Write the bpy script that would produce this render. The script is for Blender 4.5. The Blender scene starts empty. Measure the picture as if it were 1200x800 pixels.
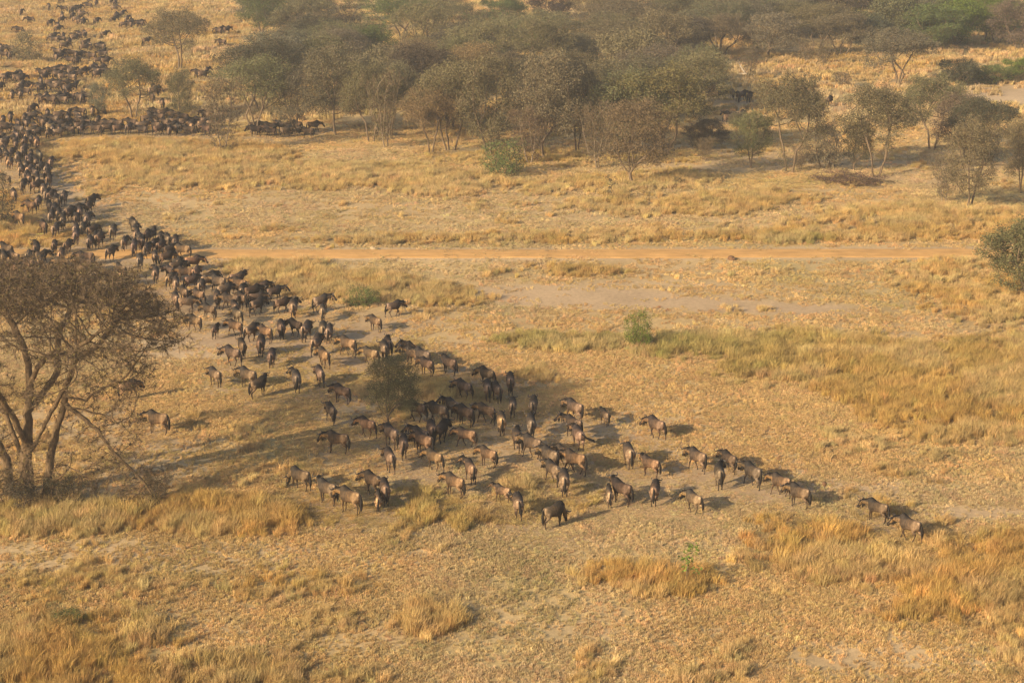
import bpy, math, random
import numpy as np
from mathutils import Vector, Matrix

R = math.radians
rng = np.random.default_rng(7)
random.seed(7)

# ------------------------------------------------------------------ camera, sky, sun, exposure
scene = bpy.context.scene
CAM_H = 36.0
TILT = R(15.4)
FPX = 2200.0                      # focal length in photo pixels (photo 1200 x 800)
cam_d = bpy.data.cameras.new('camera')
cam_d.sensor_width = 36
cam_d.lens = FPX / 1200 * 36
cam_d.clip_start = 0.5
cam_d.clip_end = 9000
cam = bpy.data.objects.new('camera', cam_d)
scene.collection.objects.link(cam)
cam.location = (0, 0, CAM_H)
cam.rotation_euler = (math.pi / 2 - TILT, 0, 0)
scene.camera = cam

SUN_EL = R(21)
SUN_DIR = Vector((math.cos(R(38)) * math.cos(SUN_EL), math.sin(R(38)) * math.cos(SUN_EL), -math.sin(SUN_EL)))
world = bpy.data.worlds.new('World')
scene.world = world
world.use_nodes = True
wn = world.node_tree.nodes
wl = world.node_tree.links
sky = wn.new('ShaderNodeTexSky')
sky.sky_type = 'NISHITA'
sky.sun_disc = False
sky.sun_elevation = SUN_EL
sky.sun_rotation = math.atan2(-SUN_DIR.x, -SUN_DIR.y)
sky.dust_density = 3.0
bg = wn['Background']
bg.inputs['Strength'].default_value = 0.10
wl.new(sky.outputs[0], bg.inputs['Color'])
sl = bpy.data.lights.new('sun', 'SUN')
sl.energy = 5.0
sl.angle = R(0.6)
sl.color = (1.0, 0.79, 0.50)
sun = bpy.data.objects.new('sun', sl)
sun.rotation_euler = SUN_DIR.to_track_quat('-Z', 'Y').to_euler()
scene.collection.objects.link(sun)
scene.view_settings.view_transform = 'Standard'
scene.view_settings.look = 'None'
scene.view_settings.gamma = 1
scene.view_settings.exposure = 0.66
scene.render.film_transparent = False
scene.cycles.volume_max_steps = 64
scene.cycles.max_bounces = 5
scene.cycles.volume_bounces = 0
scene.cycles.use_denoising = True
HAZE_DENSITY = 0.00042

# ------------------------------------------------------------------ helpers
def hash2(ix, iy, seed):
    n = (ix.astype(np.int64) * 374761393 + iy.astype(np.int64) * 668265263 + seed * 974711) & 0xffffffff
    n = ((n ^ (n >> 13)) * 1274126177) & 0xffffffff
    n = (n ^ (n >> 16)) & 0xffffffff
    return n / 4294967295.0

def vnoise(x, y, seed=0):
    ix = np.floor(x); iy = np.floor(y)
    fx = x - ix; fy = y - iy
    fx = fx * fx * (3 - 2 * fx); fy = fy * fy * (3 - 2 * fy)
    a = hash2(ix, iy, seed); b = hash2(ix + 1, iy, seed)
    c = hash2(ix, iy + 1, seed); d = hash2(ix + 1, iy + 1, seed)
    return (a * (1 - fx) + b * fx) * (1 - fy) + (c * (1 - fx) + d * fx) * fy

def fbm(x, y, s, seed=0, oct=4):
    """0..1 noise, feature size s metres"""
    x = np.asarray(x, float); y = np.asarray(y, float)
    t = 0; a = 1; w = 0
    for o in range(oct):
        t = t + a * vnoise(x / s * 2 ** o + 13.7 * o, y / s * 2 ** o - 7.1 * o, seed + o)
        w += a; a *= .5
    return t / w

def sstep(a, b, x):
    t = np.clip((x - a) / (b - a), 0, 1)
    return t * t * (3 - 2 * t)

def ground_at(px, py):
    """where the photo pixel meets the flat ground"""
    vx = (px - 600) / FPX
    vz = (py - 400) / FPX
    ct, st = math.cos(TILT), math.sin(TILT)
    dy = ct - vz * st
    dz = -st - vz * ct
    k = CAM_H / -dz
    return vx * k, dy * k

def to_px(x, y, z=0.0):
    ct, st = math.cos(TILT), math.sin(TILT)
    dz = z - CAM_H
    depth = y * ct - dz * st
    depth = np.maximum(depth, 1.0)
    up = y * st + dz * ct
    return 600 + FPX * x / depth, 400 - FPX * up / depth

ROAD_Y = ground_at(600, 298.0)[1]

def height(x, y):
    x = np.asarray(x, float); y = np.asarray(y, float)
    h = (fbm(x, y, 34, 3, 2) - .5) * .55 + (fbm(x, y, 7, 5, 2) - .5) * .22
    k = np.exp(-((y - ROAD_Y) / 4.5) ** 2)
    return h * (1 - .85 * k) + .10 * np.exp(-((y - ROAD_Y) / 3.0) ** 2)

def hz(x, y):
    return float(height(np.array([x]), np.array([y]))[0])

def pin(px, py, poly):
    """vectorised point in polygon"""
    inside = np.zeros(np.shape(px), bool)
    n = len(poly)
    for i in range(n):
        x1, y1 = poly[i]; x2, y2 = poly[(i + 1) % n]
        if y1 == y2: continue
        c = ((y1 > py) != (y2 > py)) & (px < (x2 - x1) * (py - y1) / (y2 - y1) + x1)
        inside ^= c
    return inside

def ell(px, py, cx, cy, rx, ry):
    return 1 - np.sqrt(((px - cx) / rx) ** 2 + ((py - cy) / ry) ** 2)   # >0 inside

# ground cover, traced from the photograph in photo pixels: (cx, cy, rx, ry, weight, orange, green)
TALL = [
    (245, 606, 95, 22, 1, .75, .12), (60, 607, 100, 19, 1, .45, .45), (45, 770, 110, 50, 1, .95, .1), (230, 792, 130, 24, .9, .85, .1),
    (150, 745, 70, 30, .8, .8, .2), (498, 729, 37, 17, 1.2, 1, .02), (800, 684, 58, 17, 1.1, .95, .05), (725, 678, 50, 14, .6, .7, .05),
    (1010, 655, 125, 36, 1, .85, .05), (1140, 690, 100, 36, 1, .95, .05), (940, 628, 80, 26, .85, .7, .08), (1085, 720, 70, 22, .7, .9, .05),
    (1190, 650, 60, 30, .8, .7, .05), (545, 602, 80, 24, .7, .5, .3), (625, 585, 70, 22, .65, .45, .2), (430, 610, 60, 14, .4, .5, .2),
    (340, 565, 60, 30, .4, .4, .1),
    (690, 402, 95, 10, .9, .2, .75), (820, 408, 90, 15, 1, .3, .6), (960, 425, 110, 30, 1, .5, .38), (1080, 450, 140, 42, 1.1, .75, .2),
    (1190, 470, 120, 48, 1.1, .8, .12), (1100, 490, 90, 26, .9, .9, .1), (1160, 420, 90, 20, .8, .5, .5),
    (330, 320, 60, 16, 1, .45, .15), (410, 335, 70, 18, 1, .5, .15), (490, 345, 60, 12, .8, .5, .2), (530, 352, 40, 8, .5, .4, .2),
    (530, 464, 38, 15, 1.1, .45, .15), (500, 455, 30, 12, .8, .45, .2), (627, 440, 25, 10, .9, .3, .05), (470, 480, 45, 16, .5, .4, .2),
    (680, 317, 60, 6, .8, .4, .1), (590, 322, 30, 5, .6, .4, .1), (1140, 330, 90, 30, .7, .55, .1), (1160, 360, 60, 20, .6, .6, .1),
    (925, 281, 45, 7, 1, .1, 1), (980, 276, 200, 9, .8, .6, .1), (700, 277, 160, 7, .7, .55, .1), (470, 281, 120, 6, .7, .5, .1), (1130, 268, 120, 14, .9, .4, .05),
    (1090, 248, 130, 9, .8, .3, .05), (1000, 262, 90, 8, .6, .3, .05),
    (330, 206, 230, 16, .9, .25, .05), (150, 178, 90, 18, 1, .4, .05), (520, 216, 90, 12, .9, .25, .05), (820, 238, 160, 14, .8, .35, .05), (700, 218, 120, 12, .6, .3, .08),
    (250, 183, 100, 12, .8, .55, .05), (640, 185, 150, 10, .4, .5, .3),
    (60, 90, 170, 90, .8, .7, .05), (170, 40, 120, 50, .8, .7, .05), (20, 20, 80, 60, .8, 1, .0), (30, 275, 70, 18, .8, .7, .1), (20, 240, 40, 20, .7, .6, .05),
    (1020, 75, 90, 12, .8, .8, .05), (930, 70, 60, 12, .7, .5, .1), (880, 100, 60, 14, .5, .5, .05), (780, 210, 60, 10, .5, .4, .1),
    (330, 690, 110, 20, .4, .6, .15), (390, 730, 40, 14, .35, .5, .1), (120, 690, 120, 20, .35, .5, .1),
]
BARE = [
    (250, 407, 130, 15, .9), (330, 400, 120, 20, .55), (430, 420, 110, 14, .5), (600, 405, 90, 10, .5), (680, 348, 130, 11, 1), (800, 357, 130, 9, 1), (900, 364, 120, 8, 1), (600, 340, 60, 8, .9),
    (985, 394, 90, 7, .7), (760, 335, 110, 7, .6), (560, 440, 90, 20, .5), (430, 470, 60, 40, .4), (720, 520, 160, 40, .35), (880, 560, 90, 22, .45), (990, 580, 120, 16, .8), (1150, 606, 120, 10, .85),
    (1080, 770, 160, 30, .55), (180, 655, 230, 22, .6), (480, 655, 120, 14, .45), (400, 320, 90, 5, .3), (170, 260, 90, 60, .25), (90, 240, 60, 70, .5), (200, 345, 120, 50, .45),
    (80, 540, 160, 60, .55), (640, 740, 90, 14, .35), (900, 740, 80, 10, .3), (40, 170, 70, 40, .5), (150, 155, 120, 8, .4), (620, 170, 240, 12, .3), (860, 190, 120, 16, .6), (1060, 195, 120, 20, .5),
    (1160, 110, 70, 14, .95), (760, 250, 200, 8, .25), (860, 120, 60, 8, .4), (850, 345, 200, 12, .35), (500, 240, 260, 12, .25), (560, 715, 60, 8, .3),
]
def zones(x, y):
    px, py = to_px(x, y)
    wob = (fbm(x, y, 6, 31, 3) - .5) * .9
    fine = (fbm(x, y, 1.6, 41, 2) - .5) * .5
    tall = np.zeros(np.shape(px)); org = np.zeros_like(tall); grn = np.zeros_like(tall); wsum = np.full_like(tall, 1e-6)
    for cx, cy, rx, ry, w, o, g in TALL:
        e = sstep(-.32, .4, ell(px, py, cx, cy, rx * 1.05, ry * 1.05) + wob + fine * .6) * w
        tall = np.maximum(tall, e); org += e * o; grn += e * g; wsum += e
    org = org / wsum; grn = grn / wsum
    # outside the frame the same kind of mosaic goes on
    out = sstep(0, 160, np.maximum(np.maximum(-px, px - 1200), np.maximum(py - 800, 0)))
    nat = sstep(.52, .66, fbm(x, y, 22, 61, 3))
    tall = np.maximum(tall * (1 - out), out * nat)
    org = np.where(out > .5, .6, org)
    # small scattered tall bits everywhere
    bits = sstep(.66, .74, fbm(x, y * .6, 3.2, 77, 3)) * .38
    org = np.where(bits > tall, .35, org); tall = np.maximum(tall, bits)
    bare = np.zeros_like(tall)
    for cx, cy, rx, ry, w in BARE:
        bare = np.maximum(bare, sstep(-.3, .35, ell(px, py, cx, cy, rx, ry) + wob * .8 + fine) * w)
    nb = sstep(.60, .72, fbm(x * .6, y, 4.0, 91, 3)) * .25
    bare = np.maximum(bare, nb)
    bare = bare * (1 - np.clip(tall, 0, 1) * .8)
    road = np.exp(-((y - ROAD_Y) / 2.6) ** 4)
    tall = tall * (1 - road); bare = np.maximum(bare, road)
    return np.clip(tall, 0, 1.2), np.clip(org, 0, 1), np.clip(grn, 0, 1), np.clip(bare, 0, 1)

def mat(name):
    m = bpy.data.materials.new(name)
    m.use_nodes = True
    nt = m.node_tree
    p = nt.nodes['Principled BSDF']
    p.inputs['Roughness'].default_value = .9
    p.inputs['Specular IOR Level'].default_value = .15
    return m, nt, p

def mesh_from(name, verts, faces, mats=(), fmat=None, smooth=False):
    me = bpy.data.meshes.new(name)
    verts = np.asarray(verts, np.float32)
    me.vertices.add(len(verts)); me.vertices.foreach_set('co', verts.ravel())
    if isinstance(faces, np.ndarray):
        n, k = faces.shape
        loops = faces.astype(np.int32).ravel(); starts = np.arange(0, n * k, k, dtype=np.int32)
    else:
        n = len(faces)
        loops = np.fromiter((i for f in faces for i in f), np.int32)
        ln = np.fromiter((len(f) for f in faces), np.int32)
        starts = (np.cumsum(ln) - ln).astype(np.int32)
    me.loops.add(len(loops)); me.loops.foreach_set('vertex_index', loops)
    me.polygons.add(n); me.polygons.foreach_set('loop_start', starts)
    for m in mats: me.materials.append(m)
    if fmat is not None: me.polygons.foreach_set('material_index', np.asarray(fmat, np.int32))
    if smooth: me.polygons.foreach_set('use_smooth', np.ones(n, bool))
    me.update(calc_edges=True)
    return me

def link(o, parent=None):
    scene.collection.objects.link(o)
    if parent: o.parent = parent
    return o

def tag(o, label=None, cat=None, group=None, kind=None):
    if label: o['label'] = label
    if cat: o['category'] = cat
    if group: o['group'] = group
    if kind: o['kind'] = kind

# ------------------------------------------------------------------ ground
def axis(lo, hi, step, far_lo, far_hi):
    a = list(np.arange(lo, hi + step, step))
    s = step
    while a[0] > far_lo: s *= 1.35; a.insert(0, a[0] - s)
    s = step
    while a[-1] < far_hi: s *= 1.35; a.append(a[-1] + s)
    return np.array(a)

SOIL = np.array([.34, .235, .135]); STRAW = np.array([.54, .388, .185]); DRY = np.array([.44, .302, .142])
GOLD = np.array([.45, .30, .12]); GRASSG = np.array([.27, .235, .085]); GREY = np.array([.50, .365, .225])
def ground_colour(x, y):
    t, o, g, b = zones(x, y)
    n1 = fbm(x, y, 2.2, 101, 3)[:, None]; n2 = fbm(x, y, 14, 111, 3)[:, None]
    base = DRY * (1 - n2) + STRAW * n2 * .95
    base = base * (.80 + .4 * n1)
    gn = sstep(.54, .7, fbm(x, y, 11, 131, 3))[:, None] * .3
    base = base * (1 - gn) + GRASSG * 1.05 * gn
    tall = (GOLD * o[:, None] + STRAW * .8 * (1 - o[:, None])) * .75
    tall = tall * (1 - g[:, None] * .7) + GRASSG * .8 * g[:, None] * .7
    c = base * (1 - np.clip(t, 0, 1)[:, None]) + tall * np.clip(t, 0, 1)[:, None]
    bc = (SOIL * 1.25 * (1 - n2) + GREY * 1.15 * n2) * (.9 + .2 * n1)
    b = b[:, None]
    return c * (1 - b) + bc * b

xs = axis(-135, 135, .8, -3500, 3500)
ys = axis(58, 470, .8, -900, 5200)
GX, GY = np.meshgrid(xs, ys)
gx, gy = GX.ravel(), GY.ravel()
gz = height(gx, gy)
ni, nj = len(ys), len(xs)
idx = np.arange(ni * nj).reshape(ni, nj)
faces = np.stack([idx[:-1, :-1].ravel(), idx[:-1, 1:].ravel(), idx[1:, 1:].ravel(), idx[1:, :-1].ravel()], 1)
gm, nt, p = mat('dry_savanna_ground')
at = nt.nodes.new('ShaderNodeAttribute'); at.attribute_name = 'cover'
tc = nt.nodes.new('ShaderNodeNewGeometry')
def noise(scale, detail=4, vec=None):
    n = nt.nodes.new('ShaderNodeTexNoise'); n.inputs['Scale'].default_value = scale; n.inputs['Detail'].default_value = detail
    n.inputs['Roughness'].default_value = .65
    nt.links.new(vec or tc.outputs['Position'], n.inputs['Vector']); return n
def mulcol(col, fac_out, lo, hi, fmin=.3, fmax=.7):
    mr = nt.nodes.new('ShaderNodeMapRange'); mr.inputs[1].default_value = fmin; mr.inputs[2].default_value = fmax
    mr.inputs[3].default_value = lo; mr.inputs[4].default_value = hi
    nt.links.new(fac_out, mr.inputs[0])
    mx = nt.nodes.new('ShaderNodeVectorMath'); mx.operation = 'SCALE'
    nt.links.new(col, mx.inputs[0]); nt.links.new(mr.outputs[0], mx.inputs['Scale']); return mx.outputs[0]
na = noise(3.2, 5); nb_ = noise(14, 4)
c1 = mulcol(at.outputs['Color'], na.outputs['Fac'], .82, 1.15)
c2 = mulcol(c1, nb_.outputs['Fac'], .86, 1.14)
nt.links.new(c2, p.inputs['Base Color'])
bp = nt.nodes.new('ShaderNodeBump'); bp.inputs['Strength'].default_value = .9; bp.inputs['Distance'].default_value = .045
nt.links.new(na.outputs['Fac'], bp.inputs['Height']); nt.links.new(bp.outputs[0], p.inputs['Normal'])
gme = mesh_from('ground', np.stack([gx, gy, gz], 1), faces, [gm], smooth=True)
ca = gme.color_attributes.new('cover', 'FLOAT_COLOR', 'POINT')
gc = ground_colour(gx, gy)
ca.data.foreach_set('color', np.concatenate([gc, np.ones((len(gc), 1))], 1).astype(np.float32).ravel())
ground = link(bpy.data.objects.new('ground', gme)); tag(ground, kind='structure')

# the dirt road: a low packed bed with two wheel ruts
rm, nt, p = mat('orange_dirt')
tc = nt.nodes.new('ShaderNodeNewGeometry')
rc = nt.nodes.new('ShaderNodeRGB'); rc.outputs[0].default_value = (.58, .33, .12, 1)
mp = nt.nodes.new('ShaderNodeMapping'); mp.inputs['Scale'].default_value = (.25, 1.6, 1)
nt.links.new(tc.outputs['Position'], mp.inputs['Vector'])
n1 = noise(1.6, 5, mp.outputs[0])
n2r = noise(.5, 4)
nt.links.new(mulcol(mulcol(rc.outputs[0], n1.outputs['Fac'], .8, 1.15), n2r.outputs['Fac'], .85, 1.12), p.inputs['Base Color'])
rx = np.arange(-140, 140.1, .6); prof = np.linspace(-1.8, 1.8, 17)
RV = []
for u in prof:
    yy = ROAD_Y + u + 0.8 * (fbm(rx, rx * 0 + np.sign(u) * 9, 3.5, 201, 3) - .5) * (1 if abs(u) > 1.6 else .35)
    edge = max(0, 1 - (abs(u) / 1.8) ** 4)
    rut = -.03 * math.exp(-((abs(u) - .8) / .22) ** 2)
    RV.append(np.stack([rx, yy, height(rx, yy) + .02 * (0 if edge < .05 else 1) - (.03 if edge < .05 else 0) + .05 * edge + rut], 1))
RV = np.concatenate(RV); k = len(rx); idx = np.arange(len(RV)).reshape(len(prof), k)
rf = np.stack([idx[:-1, :-1].ravel(), idx[:-1, 1:].ravel(), idx[1:, 1:].ravel(), idx[1:, :-1].ravel()], 1)
road = link(bpy.data.objects.new('dirt_road', mesh_from('dirt_road', RV, rf, [rm], smooth=True))); tag(road, kind='structure')

# ------------------------------------------------------------------ haze
bpy.ops.mesh.primitive_cube_add(size=1, location=(0, 2200, 18.0))
haze = bpy.context.object; haze.name = 'haze'; haze.data.name = 'haze'
haze.scale = (8400, 8400, 42)
tag(haze, 'warm dusty haze in the air over the plain', 'haze', kind='stuff')
hm = bpy.data.materials.new('haze_air'); hm.use_nodes = True
for n in list(hm.node_tree.nodes):
    if n.type != 'OUTPUT_MATERIAL': hm.node_tree.nodes.remove(n)
ho = [n for n in hm.node_tree.nodes][0]
pv = hm.node_tree.nodes.new('ShaderNodeVolumePrincipled')
pv.inputs['Color'].default_value = (.93, .92, .90, 1)
pv.inputs['Density'].default_value = HAZE_DENSITY
pv.inputs['Anisotropy'].default_value = 0.2
hm.node_tree.links.new(pv.outputs[0], ho.inputs['Volume'])
haze.data.materials.append(hm)

# ------------------------------------------------------------------ where every animal stands (traced)
HERD = []   # (px, py_feet, heading, pose, tone)
def H(ox, oy, sc, rows):
    for r in rows:
        h = r[2]
        if len(r) < 6:                       # seen from behind at an angle: nobody in the file stands square to the camera
            if h > 128: h = 128 + (h - 128) * .42
            elif h < 55: h = 30 + h * .4
        ps = r[3]
        if ps == 's': ps = random.choice('ssssswwwvvlrr')
        HERD.append((ox + r[0] / sc, oy + r[1] / sc, h, ps, r[4]))
# lower band (foreground), traced animal by animal; heading in degrees on the ground, 0 = right, 90 = away
H(200, 280, 4, [
    (25, 165, 10, 's', 'd'), (175, 218, 15, 'w', 'd'), (95, 232, 20, 's', 'd'), (222, 248, 170, 's', 'n'), (310, 228, 10, 's', 'n'), (278, 332, 165, 'w', 'd', 1),
    (382, 295, 8, 's', 'b'), (215, 322, 100, 's', 'd'), (128, 305, 160, 's', 't'), (178, 375, 168, 's', 'd'), (112, 432, 160, 's', 't'), (205, 470, 80, 'c', 'd'),
    (403, 360, 55, 'w', 'd'), (520, 348, 12, 'w', 'd'), (702, 346, 15, 'r', 'n'), (310, 402, 125, 's', 'n'), (710, 388, 95, 's', 'n'), (583, 455, 150, 's', 'b'),
    (572, 372, 95, 'r', 'n'), (515, 468, 100, 's', 'd'), (632, 480, 78, 's', 'g'), (740, 490, 88, 's', 'g'), (300, 458, 168, 's', 't'), (372, 485, 62, 's', 'n'),
    (420, 556, 92, 's', 'd'), (442, 488, 155, 's', 't'), (680, 550, 78, 'w', 'n'), (712, 482, 95, 's', 'n'), (288, 602, 165, 's', 'n'), (332, 566, 108, 's', 'd'),
    (470, 610, 92, 's', 'g'), (830, 556, 165, 'w', 't'), (716, 615, 118, 's', 't'), (205, 697, 128, 's', 'n'), (360, 705, 165, 's', 'n'), (408, 752, 48, 's', 'd'),
    (587, 728, 100, 's', 'g'), (697, 703, 108, 's', 'g'), (958, 436, 138, 's', 't'), (1045, 370, 10, 'w', 'g'), (935, 596, 168, 's', 't'), (1000, 582, 100, 's', 'g'), (1018, 556, 110, 'r', 'd'),
    (1135, 590, 142, 'l', 'd'), (1180, 618, 150, 's', 'g'), (250, 285, 20, 's', 'n'), (60, 300, 120, 's', 'd'), (20, 250, 100, 's', 'n'), (330, 330, 120, 's', 'd'), (20, 330, 110, 's', 'n')])
H(300, 380, 4, [
    (402, 385, 165, 's', 'd'), (350, 478, 115, 's', 'g'), (380, 618, 162, 's', 't', 1), (520, 545, 152, 's', 't'), (632, 595, 122, 's', 'n'), (690, 643, 95, 'w', 'n'), (625, 714, 108, 's', 'n'),
    (785, 632, 152, 's', 't'), (835, 708, 142, 's', 't'), (1005, 768, 108, 's', 'n'), (868, 575, 65, 'w', 'b'), (822, 578, 100, 's', 'n'), (985, 592, 156, 'w', 't', 1), (1088, 692, 160, 's', 't'),
    (850, 478, 165, 's', 'n'), (752, 468, 165, 's', 'd'), (925, 455, 142, 's', 'n'), (982, 492, 150, 's', 'd'), (1078, 478, 168, 's', 't'), (1150, 535, 96, 's', 't'), (975, 360, 142, 's', 'n'),
    (905, 248, 148, 's', 'd'), (738, 205, 155, 'l', 'd'), (800, 255, 142, 's', 'd'), (1082, 295, 150, 's', 'd'), (1130, 375, 108, 's', 'd'), (1085, 368, 95, 's', 'n'), (1192, 335, 92, 's', 'd'), (1203, 448, 88, 's', 'n'),
    (770, 600, 150, 's', 'n')])
H(500, 400, 4, [
    (500, 372, 85, 's', 'g'), (490, 470, 95, 's', 'g'), (428, 538, 108, 's', 'n'), (495, 572, 150, 's', 'n'), (695, 388, 135, 's', 'n'), (838, 412, 112, 'c', 'n'), (1078, 474, 128, 's', 'n'),
    (690, 470, 140, 'l', 'd'), (712, 525, 105, 'f', 'n'), (695, 642, 172, 'w', 't'), (578, 630, 130, 's', 'n'), (645, 610, 165, 's', 't'), (645, 745, 92, 's', 'n'), (592, 692, 118, 'w', 'n'),
    (950, 612, 100, 's', 'n'), (1050, 652, 155, 's', 't'), (1072, 784, 80, 's', 'n'), (858, 795, 92, 'c', 'n'), (915, 780, 140, 's', 'd')])
H(300, 500, 4, [(205, 316, 172, 'g', 'n'), (332, 384, 160, 's', 'n'), (440, 430, 160, 's', 't'), (570, 425, 94, 'c', 't'), (602, 394, 100, 's', 'd'), (545, 345, 140, 's', 'd'), (930, 352, 152, 's', 't'), (1155, 378, 170, 'c', 't')])
H(400, 540, 3, [(621, 218, 96, 's', 'n'), (748, 246, 18, 'g', 'd')])
H(650, 440, 4, [(672, 474, 130, 's', 'n'), (820, 482, 122, 's', 'd'), (775, 558, 92, 's', 'g'), (932, 552, 120, 's', 'g'), (1062, 592, 158, 'w', 't'), (1150, 645, 148, 's', 'n'), (655, 665, 124, 's', 'n')])
H(900, 440, 4, [(515, 712, 138, 's', 'n', 1), (668, 806, 132, 'v', 'n', 1)])
H(0, 360, 4, [(738, 598, 162, 's', 't', 1), (598, 440, 10, 's', 't')])
# the column up to the road and beyond
H(0, 180, 4, [
    (425, 255, 60, 's', 'd'), (410, 285, 80, 's', 'd'), (405, 350, 95, 's', 'g'), (370, 320, 100, 's', 'n'), (352, 305, 30, 's', 'd'), (295, 245, 90, 's', 'g'), (258, 255, 95, 's', 'g'), (235, 335, 92, 's', 'g'),
    (290, 358, 95, 's', 'd'), (200, 382, 120, 's', 'd'), (255, 395, 85, 's', 'n'), (175, 262, 92, 's', 'g'), (140, 282, 160, 's', 't'), (212, 232, 95, 's', 'g'), (235, 238, 80, 's', 'd'), (165, 188, 60, 's', 'd'),
    (102, 192, 95, 's', 'd'), (25, 155, 172, 's', 'd'), (60, 235, 110, 's', 'n'), (88, 345, 150, 's', 't'), (350, 392, 92, 's', 'g'), (382, 388, 90, 's', 'g'), (352, 430, 95, 's', 'g'), (460, 448, 80, 's', 'd'),
    (430, 395, 60, 's', 'd'), (415, 458, 92, 's', 'g'), (525, 408, 88, 's', 'g'), (577, 465, 90, 's', 'g'), (630, 398, 95, 'r', 'g'), (637, 428, 92, 's', 'n'), (515, 508, 70, 'w', 'd'), (625, 488, 92, 's', 'g'),
    (650, 548, 94, 's', 'g'), (682, 498, 88, 's', 'd'), (712, 478, 80, 's', 'd'), (748, 482, 75, 's', 'd'), (795, 500, 30, 's', 'b'), (722, 528, 100, 's', 'n'), (725, 602, 95, 's', 'n'), (800, 588, 165, 's', 'n'),
    (778, 528, 10, 's', 'd'), (30, 500, 172, 's', 'd'), (62, 530, 150, 's', 't'), (165, 500, 95, 's', 'd'), (190, 520, 40, 's', 'd'), (250, 482, 95, 's', 'd'), (312, 482, 80, 's', 'd'), (282, 528, 92, 's', 't'),
    (260, 262, 120, 's', 'd'), (250, 300, 90, 's', 'g'), (228, 290, 110, 's', 'd'), (320, 320, 70, 's', 'd'), (270, 330, 95, 's', 'd'), (355, 350, 92, 's', 'd'), (440, 440, 90, 's', 'd'), (660, 470, 110, 's', 'd'),
    (835, 560, 90, 's', 'd'), (565, 585, 150, 's', 'n'), (540, 620, 165, 's', 't'), (130, 560, 165, 's', 'n'), (60, 585, 150, 's', 't'), (400, 560, 170, 's', 'd'), (190, 620, 120, 's', 't'),
    (200, 205, 95, 's', 'n'), (225, 165, 92, 's', 'd'), (165, 150, 90, 's', 'g'), (120, 150, 88, 's', 'g'), (95, 120, 92, 's', 'n'), (215, 120, 90, 's', 'g')])

GROUNDP = []
def put_ok(x, y, dmin=(.62, 1.7)):
    for q in GROUNDP:
        if ((x - q[0]) / dmin[0]) ** 2 + ((y - q[1]) / dmin[1]) ** 2 < 1: return False
    return True
ALL = []
def add(px, py, hd, pose, tone):
    x, y = ground_at(px, py); a = R(hd)
    y += .12 + .5 * abs(math.sin(a)); GROUNDP.append((x, y)); ALL.append((x, y, hd, pose, tone))
for h in HERD: add(*h)
def fill(poly, n, heads, tones, dmin=(.75, 1.9), poses='ssswwvrl'):
    xs_ = [q[0] for q in poly]; ys_ = [q[1] for q in poly]; c = 0; t = 0
    while c < n and t < n * 60:
        t += 1
        a = rng.uniform(min(xs_), max(xs_)); b = rng.uniform(min(ys_), max(ys_))
        if not pin(np.array([a]), np.array([b]), poly)[0]: continue
        x, y = ground_at(a, b)
        if not put_ok(x, y, dmin): continue
        add(a, b, random.choice(heads) + rng.normal(0, 14), random.choice(poses), random.choice(tones)); c += 1
def clump(cx, cy, w, h, n, heads=(10, 170, 100, 60), tones='ddndg'):
    fill([(cx - w / 2, cy - h / 2), (cx + w / 2, cy - h / 2), (cx + w / 2, cy + h / 2), (cx - w / 2, cy + h / 2)], n, heads, tones, (.9, 1.5))
fill([(-12, 168), (30, 166), (48, 178), (44, 188), (60, 200), (54, 222), (34, 226), (20, 214), (-12, 186)], 42, (85, 95, 100, 110), 'ggdndt')
fill([(-10, 148), (56, 142), (60, 165), (-10, 172)], 22, (80, 110, 160, 20), 'dddng')
fill([(48, 144), (92, 142), (96, 162), (50, 166)], 16, (90, 120, 170, 10), 'dndgt')
fill([(92, 151), (250, 153), (250, 161), (92, 160)], 30, (170, 10, 160, 90), 'dddgtn', (1.1, 1.6))
fill([(165, 138), (245, 142), (245, 152), (165, 150)], 12, (170, 10), 'dddbn')
fill([(215, 300), (250, 332), (300, 345), (330, 352), (300, 372), (225, 372), (185, 330)], 14, (20, 160, 100, 80), 'ddnnt')
fill([(150, 268), (205, 296), (200, 310), (150, 290)], 7, (85, 60, 100), 'ddg')
fill([(-15, 305), (110, 305), (110, 345), (-15, 345)], 14, (170, 150, 100, 90), 'dntn')
T = lambda zx, zy: (zx / 4, zy / 4)
for (zx, zy, w, h, n) in [
    (332, 92, 130, 70, 11), (500, 60, 190, 120, 13), (95, 78, 8, 6, 1), (232, 58, 8, 6, 1), (232, 132, 8, 6, 1), (140, 112, 8, 4, 1), (272, 155, 10, 14, 2), (88, 160, 10, 6, 1),
    (320, 212, 150, 60, 8), (378, 186, 8, 6, 1), (485, 186, 8, 4, 1), (445, 270, 100, 80, 9), (25, 270, 60, 40, 5), (298, 290, 140, 40, 8), (262, 370, 190, 46, 11), (435, 355, 140, 46, 8),
    (48, 385, 100, 24, 5), (65, 452, 130, 50, 7), (245, 430, 190, 40, 9), (302, 490, 215, 24, 10), (147, 545, 14, 6, 1), (445, 552, 60, 10, 2), (380, 556, 10, 6, 1), (735, 480, 60, 70, 4), (948, 365, 44, 20, 3),
    (1045, 225, 14, 8, 1), (690, 212, 20, 10, 1), (640, 130, 70, 20, 4), (598, 140, 40, 10, 2), (300, 15, 30, 14, 2), (1040, 160, 50, 16, 3)]:
    clump(*T(zx, zy), w / 4 * 1.05, h / 4 * 1.1, n if n == 1 else int(n * 1.15 + .5))
clump(332, 159, 82, 8, 13, tones='dddb')
clump(862, 117, 40, 7, 6, tones='dddb'); clump(858, 142, 22, 6, 3, tones='ddb'); clump(972, 125, 6, 3, 1, tones='d'); clump(445, 160, 20, 3, 2, tones='d')


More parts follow.
